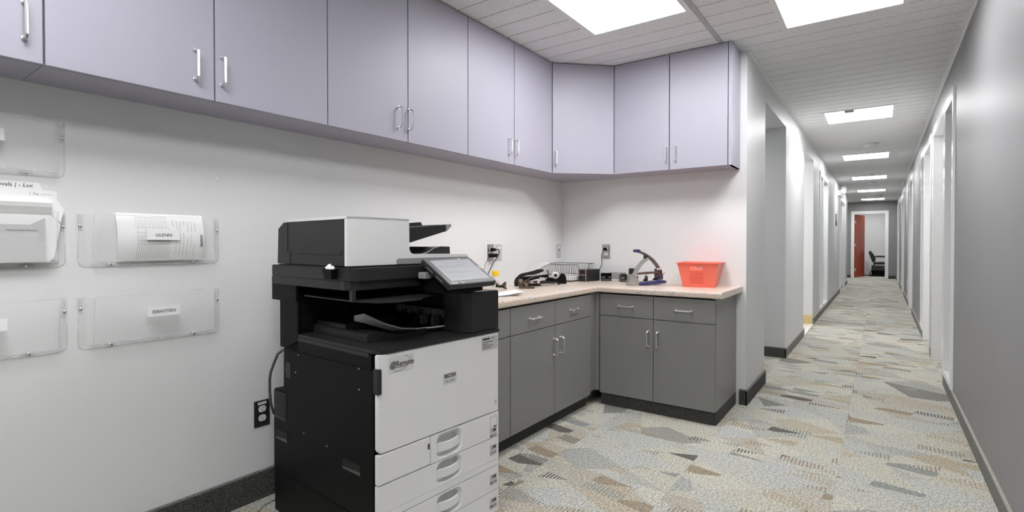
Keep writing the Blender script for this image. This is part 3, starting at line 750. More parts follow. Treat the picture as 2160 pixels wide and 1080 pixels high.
for i, (a_, b__) in enumerate(((.496, .556), (.496, .520), (.496, .532), (.496, .52))):
    x = a_
    while x < b__ + (.025 if i > 1 else 0):
        l = random.uniform(.003, .008); d_.box(.0008, .0013, x, x + l, .7225 - i * .0078, .7248 - i * .0078); x += l + .0014
d_.box(.0008, .0013, .548, .566, .7345, .7365)
d_.obj('sticker_print', 'ink', cp)
CB().bx(.566, .583, -.0008, .001, .462, .482).obj('sticker', 'sticker', cp)
text('sticker_text', 'Ω', .012, 'ink_soft', cp, (.0012, .570, .468), RX)
# ledge
CB().tp([(.0, .03), (.012, .004), (.04, -.004), (.595, -.004), (.595, .505), (.0, .505)], .757, .770, bev=.002).obj('ledge', 'black_satin', cp)
CB().bx(-.001, .03, .05, .505, .744, .757).obj('ledge_rim', 'black_satin', cp)
# output tray block
prof_ = [(.06, .7705), (.06, .797), (.066, .801), (.105, .802), (.135, .799), (.17, .786), (.205, .778), (.25, .782), (.30, .789), (.335, .789), (.335, .7705)]
ot = CB().fp(prof_, .145, .50, bev=.0015).obj('output_tray', 'black_satin', cp)
CB().tp([(.075, .30), (.16, .31), (.21, .33), (.36, .36), (.36, .50), (.075, .50)], .795, .8175, bev=.003).obj('output_tray_step', 'black_satin', ot)
r_ = CB()
for b_ in (.165, .21, .235): r_.fp([(.085, .8022), (.12, .8020), (.15, .795), (.185, .783), (.185, .782), (.15, .793), (.12, .800), (.085, .800)], b_, b_ + .004)
r_.obj('tray_rib', 'grey_plastic', ot)
# rear-left column, back wall of the cavity, right tower
CB().bx(.0, .012, .506, .65, .704, .952, bev=.002).obj('rear_column', 'black_plastic', cp)
CB().bx(.0, .592, .506, .515, .7705, .955).bx(.012, .592, .515, .64, .704, .955).obj('cavity_back', 'black_plastic', cp)
s_ = CB()
for q in ((.004, .205, .505, .506, .8265, .8280), (.004, .069, .505, .506, .8795, .8810), (.0685, .070, .505, .506, .88, .95), (.204, .206, .504, .506, .78, .95)): s_.bx(*q)
s_.obj('cavity_seams', 'black_deep', cp)
CB().bx(.197, .212, .50, .506, .835, .862, bev=.001).obj('catch', 'black_deep', cp)
CB().bx(.49, .592, .135, .505, .7705, .955).obj('cavity_side', 'black_deep', cp)
CB().tp([(.412, .135), (.412, .04), (.416, .015), (.430, .0), (.594, .0), (.594, .135)], .7715, .926, bev=.003).obj('control_tower', 'black_satin', cp)
CB().bx(.4105, .412, .05, .110, .785, .915).obj('tower_inset', 'black_satin', cp)
CB().bx(.43, .59, .006, .15, .926, .9275).obj('tower_top_lit', 'grey_plastic', cp)  # light falling on the tower top, painted as a greyer plate
CB().lathe([(.006, -.002), (.006, .002)], (-.06, .411, .808), 1, 12).obj('screw', 'black_deep', cp)
# exit unit with comb and grey guides
CB().bx(.462, .49, .14, .50, .826, .846).obj('exit_unit', 'black_satin', cp)
cb_ = CB()
for i in range(34): cb_.bx(.452, .462, .145 + i * .0102, .149 + i * .0102, .818 + .004 * (i % 3), .846)
tag(cb_.obj('exit_comb', 'grey_mid', cp), kind='stuff')
for i in range(6): CB().lathe([(.010, -.004), (.010, .004)], (-(.18 + i * .055), .455, .822), 0, 12).obj('exit_roller', 'silver', cp)
for b_ in (.16, .245, .32): CB().bx(.455, .49, b_, b_ + .012, .772, .812).obj('paper_guide', 'grey_mid', cp)
CB().sp([(.30, .84), (.31, .84), (.36, .775), (.352, .772)], .44, .448).sp([(.40, .83), (.408, .83), (.44, .785), (.432, .782)], .44, .448).obj('paper_stop', 'grey_plastic', cp)
# one-bin tray under the scanner
CB().tp([(.004, .47), (.004, .15), (.04, .05), (.09, .02), (.20, .02), (.235, .055), (.40, .13), (.40, .47)], .918, .922, bev=.001).obj('upper_tray', 'black_satin', cp)
CB().bx(.0, .014, .142, .160, .921, .957).obj('tray_hanger', 'black_satin', cp)
# scanner unit
sc = CB().tp([(-.008, .70), (-.008, .18), (.0, .155), (.02, .137), (.03, .135), (.598, .135), (.598, .70)], .987, 1.033, bev=.003).obj('scanner_unit', 'scan_black', cp)
CB().tp([(-.008, .70), (-.008, .18), (.002, .160), (.03, .148), (.592, .148), (.592, .70)], .957, .987).obj('scanner_skirt', 'scan_black', cp)
CB().bx(-.008, .10, .506, .70, .892, .957, bev=.002).obj('scanner_rear_leg', 'black_plastic', cp)
CB().bx(-.0086, -.007, .508, .70, .9185, .9205).bx(-.0086, -.007, .2155, .217, .957, 1.033).obj('scanner_seams', 'black_deep', cp)['kind'] = 'stuff'
CB().bx(.002, .592, .17, .66, 1.033, 1.0365).obj('scanner_glass_frame', 'black_deep', cp)
# document feeder
n = 6
arc = [(.273 + .018 - .018 * math.cos(R(90 * i / n)), 1.096 - .018 * math.sin(R(90 * i / n))) for i in range(n + 1)]
wf = [(.0, 1.039), (.0, 1.211), (.004, 1.214), (.27, 1.213), (.273, 1.210)] + arc + [(.585, 1.074), (.592, 1.070), (.592, 1.041), (.590, 1.039)]
CB().fp(wf, .175, .19, bev=.0015).obj('feeder_front', 'white_plastic', cp)
CB().fp([(.211, 1.0395), (.211, 1.055), (.219, 1.062), (.592, 1.062), (.592, 1.0395)], .1725, .176, bev=.001).obj('feeder_grip_strip', 'grey_mid', cp)
CB().sp([(.19, 1.0385), (.19, 1.202), (.625, 1.2), (.664, 1.178), (.672, 1.0385)], .0015, .268, bev=.002).obj('feeder_body', 'scan_black', cp)
CB().sp([(.175, 1.203), (.175, 1.2135), (.62, 1.2125), (.626, 1.2), (.60, 1.202)], .0, .273, bev=.0015).obj('feeder_lid', 'white_plastic', cp)
CB().bx(.268, .592, .19, .66, 1.0385, 1.071, bev=.002).obj('platen_cover', 'white_plastic', cp)
s_ = CB()
for q in ((.586, .5875, 1.088, 1.20), (.210, .2115, 1.079, 1.09), (.565, .5665, 1.0385, 1.089), (.194, .21, 1.089, 1.0905), (.21, .565, 1.078, 1.0798), (.565, .586, 1.088, 1.0895)):
    s_.bx(.0, .0017, *q)
s_.obj('feeder_seams', 'black_deep', cp)
CB().fp([(.268, 1.174), (.498, 1.195), (.535, 1.199), (.535, 1.1705), (.498, 1.162), (.268, 1.104)], .25, .60, bev=.002).obj('feeder_tray', 'black_satin', cp)
CB().fp([(.5352, 1.199), (.566, 1.203), (.567, 1.193), (.54, 1.171), (.5352, 1.1705)], .25, .60, bev=.001).obj('tray_tip', 'grey_mid', cp)
CB().fp([(.268, 1.174), (.498, 1.1955), (.498, 1.198), (.268, 1.178)], .252, .598).obj('tray_top', 'grey_plastic', cp)
CB().fp([(.27, 1.181), (.27, 1.194), (.408, 1.207), (.413, 1.206), (.420, 1.1925)], .27, .285, bev=.001).obj('paper_guide', 'black_satin', cp)
CB().fp([(.27, 1.072), (.27, 1.094), (.36, 1.104), (.545, 1.104), (.548, 1.072)], .30, .60, bev=.001).obj('exit_tray', 'black_plastic', cp)
r_ = CB()
for i in range(5): r_.fp([(.275, 1.088 + .002 * i), (.35, 1.1045), (.42, 1.1055), (.42, 1.1045), (.35, 1.1035)], .32 + .05 * i, .328 + .05 * i)
r_.obj('exit_tray_ribs', 'grey_plastic', cp)
CB().fp([(.39, 1.072), (.42, 1.082), (.455, 1.099), (.49, 1.105), (.548, 1.105), (.55, 1.072)], .24, .30, bev=.0015).obj('exit_tray_side', 'black_satin', cp)
CB().fp([(.37, 1.072), (.42, 1.084), (.455, 1.101), (.49, 1.107), (.52, 1.107), (.49, 1.105), (.455, 1.098), (.42, 1.081), (.39, 1.072)], .237, .2405).obj('exit_tray_edge', 'grey_mid', cp)
# side cup with crumpled paper
cup = thing('clip_cup', 'small black cup stuck on the left side of the copier, filled with crumpled white paper', 'cup', (0, 0, 0))
Mc = Matrix.Translation((-1.316, 1.10, 0)) @ Matrix.Rotation(R(-4), 4, 'Z')
cup.scale = (.76, .76, .9); cup.location = Mc @ Vector((-.243, -.0085, .994)); cup.rotation_euler = (0, 0, R(-4))
b = MB(); bm = b.bm
lo = [(-.026, -.028), (.026, -.028), (.026, 0), (-.026, 0)]; hi = [(-.042, -.036), (.040, -.036), (.040, 0), (-.042, 0)]
rings = [[bm.verts.new((x, y, z)) for x, y in q] for q, z in ((lo, 0), (hi, .040))]
inn = [[bm.verts.new((x * .92, y * .88 - .002, z)) for x, y in q] for q, z in ((hi, .040), (lo, .006))]
seq = [rings[0], rings[1], inn[0], inn[1]]
for A2, B2 in zip(seq, seq[1:]):
    for j in range(4): bm.faces.new((A2[j], A2[(j + 1) % 4], B2[(j + 1) % 4], B2[j]))
bm.faces.new(rings[0][::-1]); bm.faces.new(inn[1])
b.obj('cup', 'black_plastic', cup)
b = MB(); bmesh.ops.create_icosphere(b.bm, subdivisions=3, radius=1)
for v_ in b.bm.verts:
    q = v_.co.copy(); k_ = 1 + .28 * math.sin(9 * q.x + 4 * q.z) * math.cos(7 * q.y + 2)
    v_.co = Vector((q.x * .031 * k_ - .004, q.y * .014 * k_ - .018, q.z * .022 * k_ + .034))
b.obj('crumpled_paper', 'paper', cup)
# touch panel
Pt = {'TL': Vector((-.11, .286, 1.0595)), 'TR': Vector((-.11, .543, 1.0605)), 'BL': Vector((.040, .270, .968)), 'BR': Vector((.040, .531, .970))}
ctr = sum(Pt.values(), Vector()) / 4
ux = ((Pt['TR'] - Pt['TL']) + (Pt['BR'] - Pt['BL'])).normalized(); uy = ((Pt['TL'] - Pt['BL']) + (Pt['TR'] - Pt['BR'])).normalized(); uz = ux.cross(uy).normalized(); uy = uz.cross(ux)
Mp = Matrix(((ux.x, uy.x, uz.x, ctr.x), (ux.y, uy.y, uz.y, ctr.y), (ux.z, uy.z, uz.z, ctr.z), (0, 0, 0, 1)))
pw, ph = (Pt['TR'] - Pt['TL']).length / 2, (Pt['TL'] - Pt['BL']).length / 2
tp_ = MB().box(-pw, pw, -ph, ph, -.024, 0, bev=.005).obj('touch_panel', 'black_satin', cp); tp_.matrix_local = Mp
tp_['label'] = 'tilted black touch panel with a grey screen'
MB().box(-pw + .004, pw - .004, -ph + .004, ph - .004, -.0005, .0012, bev=.0006).obj('bezel', 'grey_plastic', tp_)
MB().box(-pw + .026, pw - .022, -ph + .022, ph - .016, .001, .0018).obj('screen', 'screen', tp_)
sp_ = MB()
for i, (x0, x1, y) in enumerate(((-.06, .07, .052), (-.085, .06, .036), (-.09, .045, .028), (-.09, .07, .020), (-.085, .02, -.006), (-.085, .05, -.016), (-.08, .0, -.034), (-.08, .0, -.046))):
    sp_.box(x0, x1, y, y + .0012, .0018, .0021)
sp_.obj('screen_lines', 'screen_line', tp_)
bt = MB()
for x in (-.108, -.094, -.058): bt.box(x, x + .010, -ph + .006, -ph + .009, .0012, .0016)
for x in (-.104, -.088, -.060): bt.box(x, x + .004, -ph + .013, -ph + .016, .0012, .0016)
bt.box(.05, .056, ph - .009, ph - .006, .0012, .0016).box(.056, .062, ph - .013, ph - .010, .0012, .0016)
bt.obj('key_marks', 'outlet_white', tp_)
MB().lathe([(.0045, .001), (.0065, .0016), (.0075, .0012)], (pw - .011, .012, 0), 2, 18).obj('home_key', 'outlet_white', tp_)
sl = MB()
for i in range(2): sl.box(-pw - .0004, -pw + .002, -.05 + .06 * i, -.01 + .06 * i, -.013, -.010)
sl.obj('card_slot', 'grey_mid', tp_)
CB().sp([(.13, .96), (.13, 1.0), (.06, .985), (.0, .945), (.0, .932), (.12, .932)], .30, .50, bev=.003).obj('panel_arm', 'black_plastic', cp)
CB().bx(.272, .33, .085, .125, .985, 1.010, bev=.004).obj('panel_bracket', 'grey_mid', cp)
# printed sheets in the tray
for i in range(5):
    dz = .0020 * i
    path = [(-.20 - .004 * i, .055 + .003 * i, .853 + dz * 2.5), (-.195, .10, .842 + dz * 1.6), (-.19, .155, .8225 + dz), (-.17, .22, .801 + dz), (-.15, .285, .795 + dz), (-.135, .35, .7935 + dz), (-.12, .40 + .006 * (i % 3), .7935 + dz * 1.2)]
    b = MB().ribbon([Mc @ Vector((x - .03, y + .035 * max(0, 1 - y / .3), z - .012 - .001 * i)) for x, y, z in path], Mc.to_3x3() @ Vector((1, .25, .24)), .05, .0006)
    tag(b.obj('printed_sheet', 'paper'), 'topmost curling white sheet of the stack on the copier output tray' if i == 4 else 'curling white sheet under the top one on the copier output tray', 'paper', 'sheets on the copier output tray')

# ================================================================= WALL FILE POCKETS
def pocket(label, y, z, tagtext=None, tagy=.184, tagz=.094, tilt=0.):
    W_, h = .456, .180
    t = thing('wall_file_pocket', label, 'file pocket', (XL, y, z), 0, 'clear wall file pockets')
    t.rotation_euler = (R(tilt), 0, 0)
    r = .022
    def rr(y0, y1, z0, z1, r, x):
        p = [(x, y0, z1)]
        for cy_, q0 in ((y0 + r, 180), (y1 - r, 270)):
            for i in range(5): q = R(q0 + 22.5 * i); p.append((x, cy_ + r * math.cos(q), z0 + r + r * math.sin(q)))
        p.append((x, y1, z1)); return p
    bk = rr(0, W_, 0, h, r, .0015)
    MB().box(.0005, .0022, .001, .022, .004, h).box(.0005, .0022, W_ - .018, W_ - .001, .004, h).box(.0005, .0022, .022, W_ - .018, .001, .014).obj('back_flange', 'acrylic', t)
    MB().tube(bk, .0022, 6).obj('flange_rim', 'acrylic_edge', t)
    i0, i1, zb = .028, W_ - .022, .016
    # front plate, gently raked forward, with side and bottom walls
    b = MB(); n = 8; fr_ = []
    for x_, z_ in ((.034, zb), (.040, h * .5), (.048, h - .002)): fr_.append([(x_, i0 + .006 + (i1 - i0 - .012) * j / n, z_) for j in range(n + 1)])
    vs = [[b.bm.verts.new(p) for p in row] for row in fr_]
    for A2, B2 in zip(vs, vs[1:]):
        for j in range(n): b.bm.faces.new((A2[j], A2[j + 1], B2[j + 1], B2[j]))
    b.obj('front_plate', 'acrylic', t)
    b = MB()
    for yy, yo in ((i0 + .006, i0 - .006), (i1 - .006, i1 + .006)):
        q = [b.bm.verts.new(p) for p in ((.0025, yo, zb - .004), (.034, yy, zb), (.040, yy, h * .5), (.048, yy, h - .002), (.0025, yo, h))]
        b.bm.faces.new(q)
    q = [b.bm.verts.new(p) for p in ((.0025, i0 - .006, zb - .006), (.0025, i1 + .006, zb - .006), (.034, i1 - .006, zb), (.034, i0 + .006, zb))]
    b.bm.faces.new(q); b.obj('side_walls', 'acrylic', t)
    e = MB().tube([(.048, i0 + .006, h - .002), (.040, i0 + .006, h * .5), (.034, i0 + .007, zb + .004), (.034, i0 + .012, zb), (.034, i1 - .012, zb), (.034, i1 - .007, zb + .004), (.040, i1 - .006, h * .5), (.048, i1 - .006, h - .002)], .0014, 6)
    e.tube([(.048, i0 + .006, h - .002), (.048, i1 - .006, h - .002)], .0010, 6)
    e.obj('moulded_edge', 'acrylic_edge', t)
    for yy, zz in ((.007, .138), (W_ - .006, .132), (.090, .004), (W_ - .096, .006)):
        b = MB().lathe([(.0062, 0), (.0062, .0015), (.0045, .004), (.001, .005)], (.002, yy, zz), 0, 12).obj('screw', 'chrome', t)
        MB().box(.002, .0035, yy - (.005 if zz > .1 else .016), yy + (.005 if zz > .1 else .016), zz - (.016 if zz > .1 else .005), zz + (.04 if zz > .1 else .005), bev=.001).obj('screw_slot', 'acrylic_edge', t)
    if tagtext is not None:
        MB().box(.0490, .0496, tagy, tagy + .107, tagz, tagz + .037).obj('name_label', 'paper', t).rotation_euler = (0, 0, 0)
        if tagtext: text('name_text', tagtext, .0165, 'ink', t, (.0500, tagy + .0535, tagz + .012), RX, align='CENTER')
    return t
pocket('empty clear wall file pocket, topmost at the left picture edge', .078, 1.336, '', .197)
pocket('clear wall file pocket at the left edge stuffed with folders', .078, 1.042)
pocket('empty clear wall file pocket, lowest at the left picture edge', .080, .760, '', .197)
pocket('clear wall file pocket holding one curved printed form', .567, 1.040, 'GLENN', .187, .092)
pocket('empty clear wall file pocket with a printed name tag, below the curved form', .566, .758, 'SEBASTIEN', .187, .093, 0)
# curved form in the pocket
def sheet_x(z):
    u = (z - 1.058) / .170
    return .014 + .026 * math.sin(math.pi * min(1, max(0, u * .92 + .06))) 
fm = thing('printed_form', 'curved white printed form with a table, standing in the clear wall pocket', 'paper', (XL, .668, 0))
zz = [1.058 + .170 * i / 14 for i in range(15)]
MB().ribbon([(sheet_x(z), .142, z) for z in zz], (0, 1, 0), .284, .0005).obj('sheet', 'paper', fm, smooth=False)
def line(b, y0, y1, z0, z1):
    n = max(1, int((z1 - z0) / .012)); p = [(sheet_x(z0 + (z1 - z0) * i / n) + .0006, (y0 + y1) / 2, z0 + (z1 - z0) * i / n) for i in range(n + 1)]
    b.ribbon(p, (0, 1, 0), y1 - y0, .0002)
b = MB()
for i in range(17): line(b, .060 + i * .0064, .0607 + i * .0064, 1.062, 1.150 if i % 4 else 1.175)
for z in (1.116, 1.128, 1.158, 1.175): line(b, .060, .1625, z, z + .0007)
for i in range(14): line(b, .056 + i * .0075, .0566 + i * .0075, 1.176, 1.214)
line(b, .056, .16, 1.214, 1.2147)
for i, (z0, z1) in enumerate(((1.085, 1.15), (1.075, 1.19), (1.07, 1.16), (1.08, 1.14), (1.10, 1.15), (1.07, 1.12))): line(b, .185 + .0125 * i, .1856 + .0125 * i, z0, z1)
for i in range(7):
    z = 1.16 + random.random() * .03
    while z < 1.205: line(b, .176 + .0125 * i, .1775 + .0125 * i, z, z + .002); z += .0036
b.obj('printed_table', 'ink_soft', fm)
tx = text('form_text', 'LOCATES', .0105, 'ink', fm, (sheet_x(1.13) + .0012, .272, 1.152), (R(90), R(0), R(90)), bold=.0003)
tx.rotation_euler = Matrix.Rotation(R(0), 3, 'Z').to_euler(); tx.matrix_local = Matrix.Translation((sheet_x(1.13) + .0016, .270, 1.150)) @ Matrix(((0, 0, 1, 0), (0, -1, 0, 0), (-1, 0, 0, 0), (0, 0, 0, 1))).to_3x3().to_4x4() @ Matrix.Rotation(0, 4, 'Z')
tx.matrix_local = Matrix.Translation((sheet_x(1.13) + .0016, .270, 1.152)) @ Matrix(((0, 0, 1, 0), (0, 1, 0, 0), (-1, 0, 0, 0), (0, 0, 0, 1)))
# folders and papers in the stuffed pocket
def folder(label, ymax, ztop, x, tab=None, lean=0, m='paper', z0=1.062, ymin=.10, name='file_folder', cat='folder'):
    t = thing(name, label, cat, (XL + x, ymin, z0))
    L_ = ymax - ymin; h = ztop - z0
    pts = [(0, 0), (L_, 0), (L_, h - .006), (L_ - .006, h)]
    if tab: pts += [(tab[1] + .01, h), (tab[1], h + tab[2]), (tab[0], h + tab[2]), (tab[0] - .01, h)]
    pts += [(0, h)]
    o = MB().prism(pts, 0, 0, .0012).obj('cover', m, t)
    if lean: t.rotation_euler = (0, R(lean), 0)
    return t
f1 = folder('white file folder with a handwritten tab, rearmost in the stuffed wall pocket', .486, 1.292, .004, (.02, .368, .022), 0)
text('tab_text', 'Approvals | - Luc', .0172, 'ink', f1, (.0016, .236, .236), RX, shear=.1, sx=1.0)
f2 = folder('white file folder with faint writing, second in the stuffed wall pocket', .512, 1.290, .010)
text('tab_text', 'l  Tac  ———', .010, 'ink_soft', f2, (.0016, .345, .212), RX, shear=.1)
folder('plain white folder in front of the marked folders in the stuffed pocket', .502, 1.268, .016, lean=1.5)
b = MB(); t = thing('paper_roll', 'curled white paper bundle bulging out of the stuffed wall pocket', 'paper', (XL, .10, 1.06))
pp = [(.026, .0), (.030, .08), (.032, .15), (.046, .175), (.050, .188), (.044, .198), (.032, .196), (.026, .184)]
b.ribbon([(x, .196, z) for x, z in pp], (0, 1, 0), .392, .0008); b.obj('sheet', 'paper', t)
t = thing('envelope', 'grey envelope with a typed line behind the front of the stuffed pocket', 'envelope', (XL + .036, .10, 1.06)); t.rotation_euler = (0, R(3), 0)
MB().box(0, .001, 0, .357, 0, .118).obj('body', 'paper_grey', t); MB().prism([(.357, .118), (.34, .118), (.375, .14), (.378, .0), (.357, .0)], 0, -.001, 0).obj('flap', 'paper_grey', t)
text('typed_line', 'Master Action Receipts', .0085, 'ink_soft', t, (.0015, .285, .098), RX, sx=.9)
t = thing('loose_sheet', 'folded white sheet leaning askew at the right end of the stuffed pocket', 'paper', (XL + .024, .478, 1.066))
MB().prism([(0, .012), (.018, .0), (.024, .012), (.040, .115), (.012, .15)], 0, 0, .001).prism([(.010, .150), (.040, .12), (.048, .165), (.035, .19), (.012, .185)], 0, .0005, .0015).obj('sheet', 'paper', t)
tag(MB().lathe([(.0085, 0), (.0075, .0008), (.001, .001)], (XL, 1.018, 1.383), 0, 7).obj('paint_patch', 'paper'), 'small white filler spot on the grey wall right of the upper pocket', 'paint spot')

# ================================================================= OUTLETS AND PLUGS
def outlet(label, loc, rz, w=.070, h=.114, m='steel_plate', kind='duplex', name='wall_outlet', strip=None):
    t = thing(name, label, 'outlet' if kind == 'duplex' else 'wall plate', loc, rz)
    MB().box(.0, .005, -w / 2, w / 2, -h / 2, h / 2, bev=.002).obj('plate', m, t)
    if kind == 'duplex':
        for z in (.020, -.020):
            r_ = MB().prism([(.0165 * math.cos(R(q)) * 1.0, z + max(-.0135, min(.0135, .0165 * math.sin(R(q))))) for q in range(0, 360, 15)], 0, .004, .0075).obj('receptacle', 'outlet_white', t)
            MB().box(.0072, .0078, -.0075, -.0055, z, z + .008).box(.0072, .0078, .0050, .0072, z + .001, z + .007).lathe([(.0022, .0072), (.0022, .0078)], (0, 0, z - .007), 0, 10).obj('slots', 'ink', r_)
        MB().lathe([(.003, .004), (.003, .0062)], (0, 0, 0), 0, 10).obj('screw', 'steel', t)
    else:
        MB().box(.005, .0062, -.0165, .0165, -.033, .033, bev=.0004).obj('insert', m if kind == 'jack_grey' else m, t)
        MB().box(.0062, .0075, -.004, .004, .0, .014).obj('jack', 'ink', t); MB().box(.0062, .0072, -.004, .006, .016, .021).obj('jack_shutter', 'ink_soft', t)
        MB().box(.005, .0068, -.013, .016, .028, .038).obj('name_strip', 'paper', t)
    if strip:
        MB().box(.005, .0056, -.019, .019, .039, .050).obj('name_strip', 'paper', t)
        text('strip_text', strip, .006, 'ink', t, (.0058, -.017, .042), RX)
    return t
outlet('duplex outlet with a dark plate low on the wall left of the copier', (XL, 1.201, .373), 0, m='outlet_dark', strip='CIRCUIT #20')
outlet('low outlet plate half hidden behind the copier', (XL, 1.292, .373), 0, m='outlet_grey')
outlet('steel outlet plate above the counter with two plugs in it', (XL, 2.838, 1.054), 0)
outlet('grey data jack plate beside the outlet with two plugs', (XL, 2.931, 1.054), 0, m='outlet_grey', kind='jack')
outlet('grey data jack plate in the wall corner above the basket', (XL, 3.772, 1.052), 0, m='outlet_grey', kind='jack')
outlet('steel duplex outlet on the end wall above the pencil sharpener', (-1.799, YB, 1.052), R(-90))
outlet('tiny low outlet on the right corridor wall past the third sidelight', (XR, 12.4, .36), R(180), m='outlet_grey')
outlet('tiny low outlet on the right corridor wall near the red door', (XR, 16.1, .36), R(180), m='outlet_grey')
t = thing('power_plug', 'black plug with a thick cord in the upper socket above the counter', 'plug', (XL + .0085, 2.838, 1.074))
MB().box(0, .012, -.013, .013, -.013, .013, bev=.003).box(.012, .036, -.010, .010, -.010, .010, bev=.003).obj('plug_body', 'black_plastic', t)
MB().tube([(.034, 0, 0), (.046, .004, .002), (.055, .012, -.004), (.058, .016, -.02), (.052, .004, -.05), (.044, -.03, -.085), (.05, -.08, -.135), (.06, -.14, -.20), (.07, -.22, -.25)], .0042).obj('cord', 'cord_grey', t)
t = thing('power_adapter', 'black adapter block with a thin cord in the lower socket above the counter', 'adapter', (XL + .0085, 2.838, 1.034))
MB().box(0, .034, -.030, .038, -.013, .012, bev=.003).obj('adapter_body', 'black_plastic', t)
MB().tube([(.017, -.03, 0), (.017, -.042, 0), (.02, -.06, -.012), (.03, -.10, -.05), (.05, -.16, -.12), (.06, -.2, -.2)], .0016).obj('cord', 'cord_grey', t)
cab = tag(MB().tube([(-1.935, 1.143, .695), (-1.96, 1.155, 0.689), (-1.99, 1.15, 0.669), (-2.03, 1.157, 0.627), (-2.06, 1.159, 0.583), (-2.08, 1.166, 0.549), (-2.1, 1.177, 0.493), (-2.11, 1.187, 0.439), (-2.13, 1.211, 0.384), (-2.17, 1.28, .385), (-2.195, 1.292, .385)], .0055).obj('power_cable', 'cable_grey'), 'thick grey cable looping from the copier side to the low outlet', 'cable')
tag(MB().tube([(-2.08, 1.02, .006), (-2.10, 1.126, .006), (-2.13, 1.17, .006), (-2.14, 1.25, .006), (-2.10, 1.36, .006)], .0025).obj('thin_cord', 'binding'), 'thin beige cord lying on the carpet behind the copier', 'cord')

# ================================================================= THINGS ON THE COUNTER
YW = R(35.5)
def P5(pts, ox, oy, k_): return [((x - ox) * k_, (oy - y) * k_) for x, y in pts]
# glue bottle
t = thing('glue_bottle', 'white glue bottle with a yellow cap behind the copier touch panel', 'bottle', (-2.110, 2.765, ZT))
MB().lathe([(.0, 0), (.022, 0), (.024, .004), (.024, .072), (.021, .076), (.021, .08)]).obj('bottle_body', 'outlet_white', t, smooth=True)
MB().lathe([(.0235, .078), (.0235, .112), (.022, .114), (.0, .114)]).obj('cap', 'yellow', t, smooth=True)
MB().lathe([(.0243, .02), (.0243, .05)]).obj('wrap_label', 'red_label_soft', t)
# staple remover
t = thing('staple_remover', 'small bronze and black claw staple remover beside the glue bottle', 'staple remover', (-2.005, 2.69, ZT), R(20)); t.scale = (1.25, 1.25, 1.25)
for s_, nm in ((1, 'claw_upper'), (-1, 'claw_lower')):
    z0 = .018 if s_ > 0 else .0
    b = MB().prism([(-.028, .010), (-.026, .022 + .012 * (s_ > 0)), (-.014, .020), (.004, .024 if s_ > 0 else .014), (.020, .040 if s_ > 0 else .004), (.027, .034 if s_ > 0 else .0), (.022, .014), (.0, .008)], 1, -.012 if s_ < 0 else -.008, .012 if s_ < 0 else .008)
    b.obj(nm, 'bronze', t)
MB().lathe([(.006, -.014), (.006, .014)], (-.02, 0, .018), 1, 12).obj('pivot', 'black_plastic', t)
MB().box(-.01, .018, -.0135, .0135, .010, .016, bev=.001).obj('grip', 'black_plastic', t)
# loose papers on the counter
for i in range(3):
    b = MB().ribbon([(-1.86, 2.24, .8215 + .001 * i), (-1.80, 2.33, .8222 + .001 * i), (-1.755, 2.41, .825 + .003 * i), (-1.72 + .01 * i, 2.465, .830 + .007 * i)], (-.8, .55, 0), .15, .0005)
    tag(b.obj('loose_paper', 'paper'), 'topmost white sheet with the highest curled corner, right of the copier' if i == 2 else 'white sheet with a curled corner under the top sheet, right of the copier', 'paper', 'loose sheets on the counter')
# black stapler with long curved handle (rear)
k_ = .000292
t = thing('stapler', 'large black stapler with a long curved handle, rearmost beside the white arm', 'stapler', (-2.081, 2.949, ZT), YW); k_ = .0003073
o5 = (170, 790)
MB().prism(P5([(152, 745), (165, 650), (205, 615), (235, 565), (290, 520), (360, 495), (480, 488), (560, 468), (650, 422), (760, 400), (820, 412), (842, 440), (820, 458), (700, 500), (600, 535), (450, 548), (320, 575), (255, 620), (215, 680), (200, 760)], *o5, k_), 1, -.018, .018, bev=.004).obj('handle', 'black_satin', t)
MB().prism(P5([(190, 640), (300, 590), (600, 560), (900, 530), (945, 535), (945, 600), (880, 600), (740, 580), (600, 620), (420, 700), (300, 760), (230, 780), (190, 782)], *o5, k_), 1, -.014, .014, bev=.002).obj('magazine', 'black_plastic', t)
MB().prism(P5([(160, 790), (180, 740), (330, 745), (700, 735), (800, 770), (800, 790)], *o5, k_), 1, -.02, .02, bev=.002).obj('base', 'black_plastic', t)
MB().prism(P5([(898, 430), (910, 418), (948, 420), (950, 600), (905, 600)], *o5, k_), 1, -.008, .008, bev=.001).obj('strike_post', 'brass', t)
# bronze plier stapler (front)
t = thing('stapler', 'bronze and black plier stapler lying open, nearest on the counter', 'stapler', (-1.937, 2.795, ZT), YW); k_ = .0002895
o5 = (270, 850)
MB().prism(P5([(245, 700), (250, 650), (300, 625), (360, 640), (350, 690), (420, 660), (560, 590), (640, 545), (720, 548), (722, 568), (640, 575), (520, 620), (400, 720), (330, 780), (300, 800), (250, 790)], *o5, k_), 1, -.012, .012, bev=.002).obj('upper_arm', 'bronze', t)
MB().prism(P5([(255, 800), (300, 770), (400, 790), (620, 805), (700, 825), (706, 850), (620, 850), (400, 842), (270, 836)], *o5, k_), 1, -.012, .012, bev=.002).obj('lower_arm', 'bronze', t)
MB().prism(P5([(400, 700), (600, 672), (690, 665), (690, 740), (600, 745), (440, 750)], *o5, k_), 1, -.010, .010, bev=.001).obj('magazine', 'bronze', t)
MB().prism(P5([(530, 695), (595, 688), (590, 720), (530, 725)], *o5, k_), 1, -.0112, -.0095).obj('magazine_label', 'sticker', t)
MB().prism(P5([(265, 640), (355, 635), (345, 690), (300, 720), (268, 690)], *o5, k_), 1, -.0128, -.0118).obj('side_plate', 'brass', t)
MB().prism(P5([(388, 710), (410, 712), (475, 770), (455, 790), (400, 760)], *o5, k_), 1, -.013, -.009).obj('spring', 'brass', t)
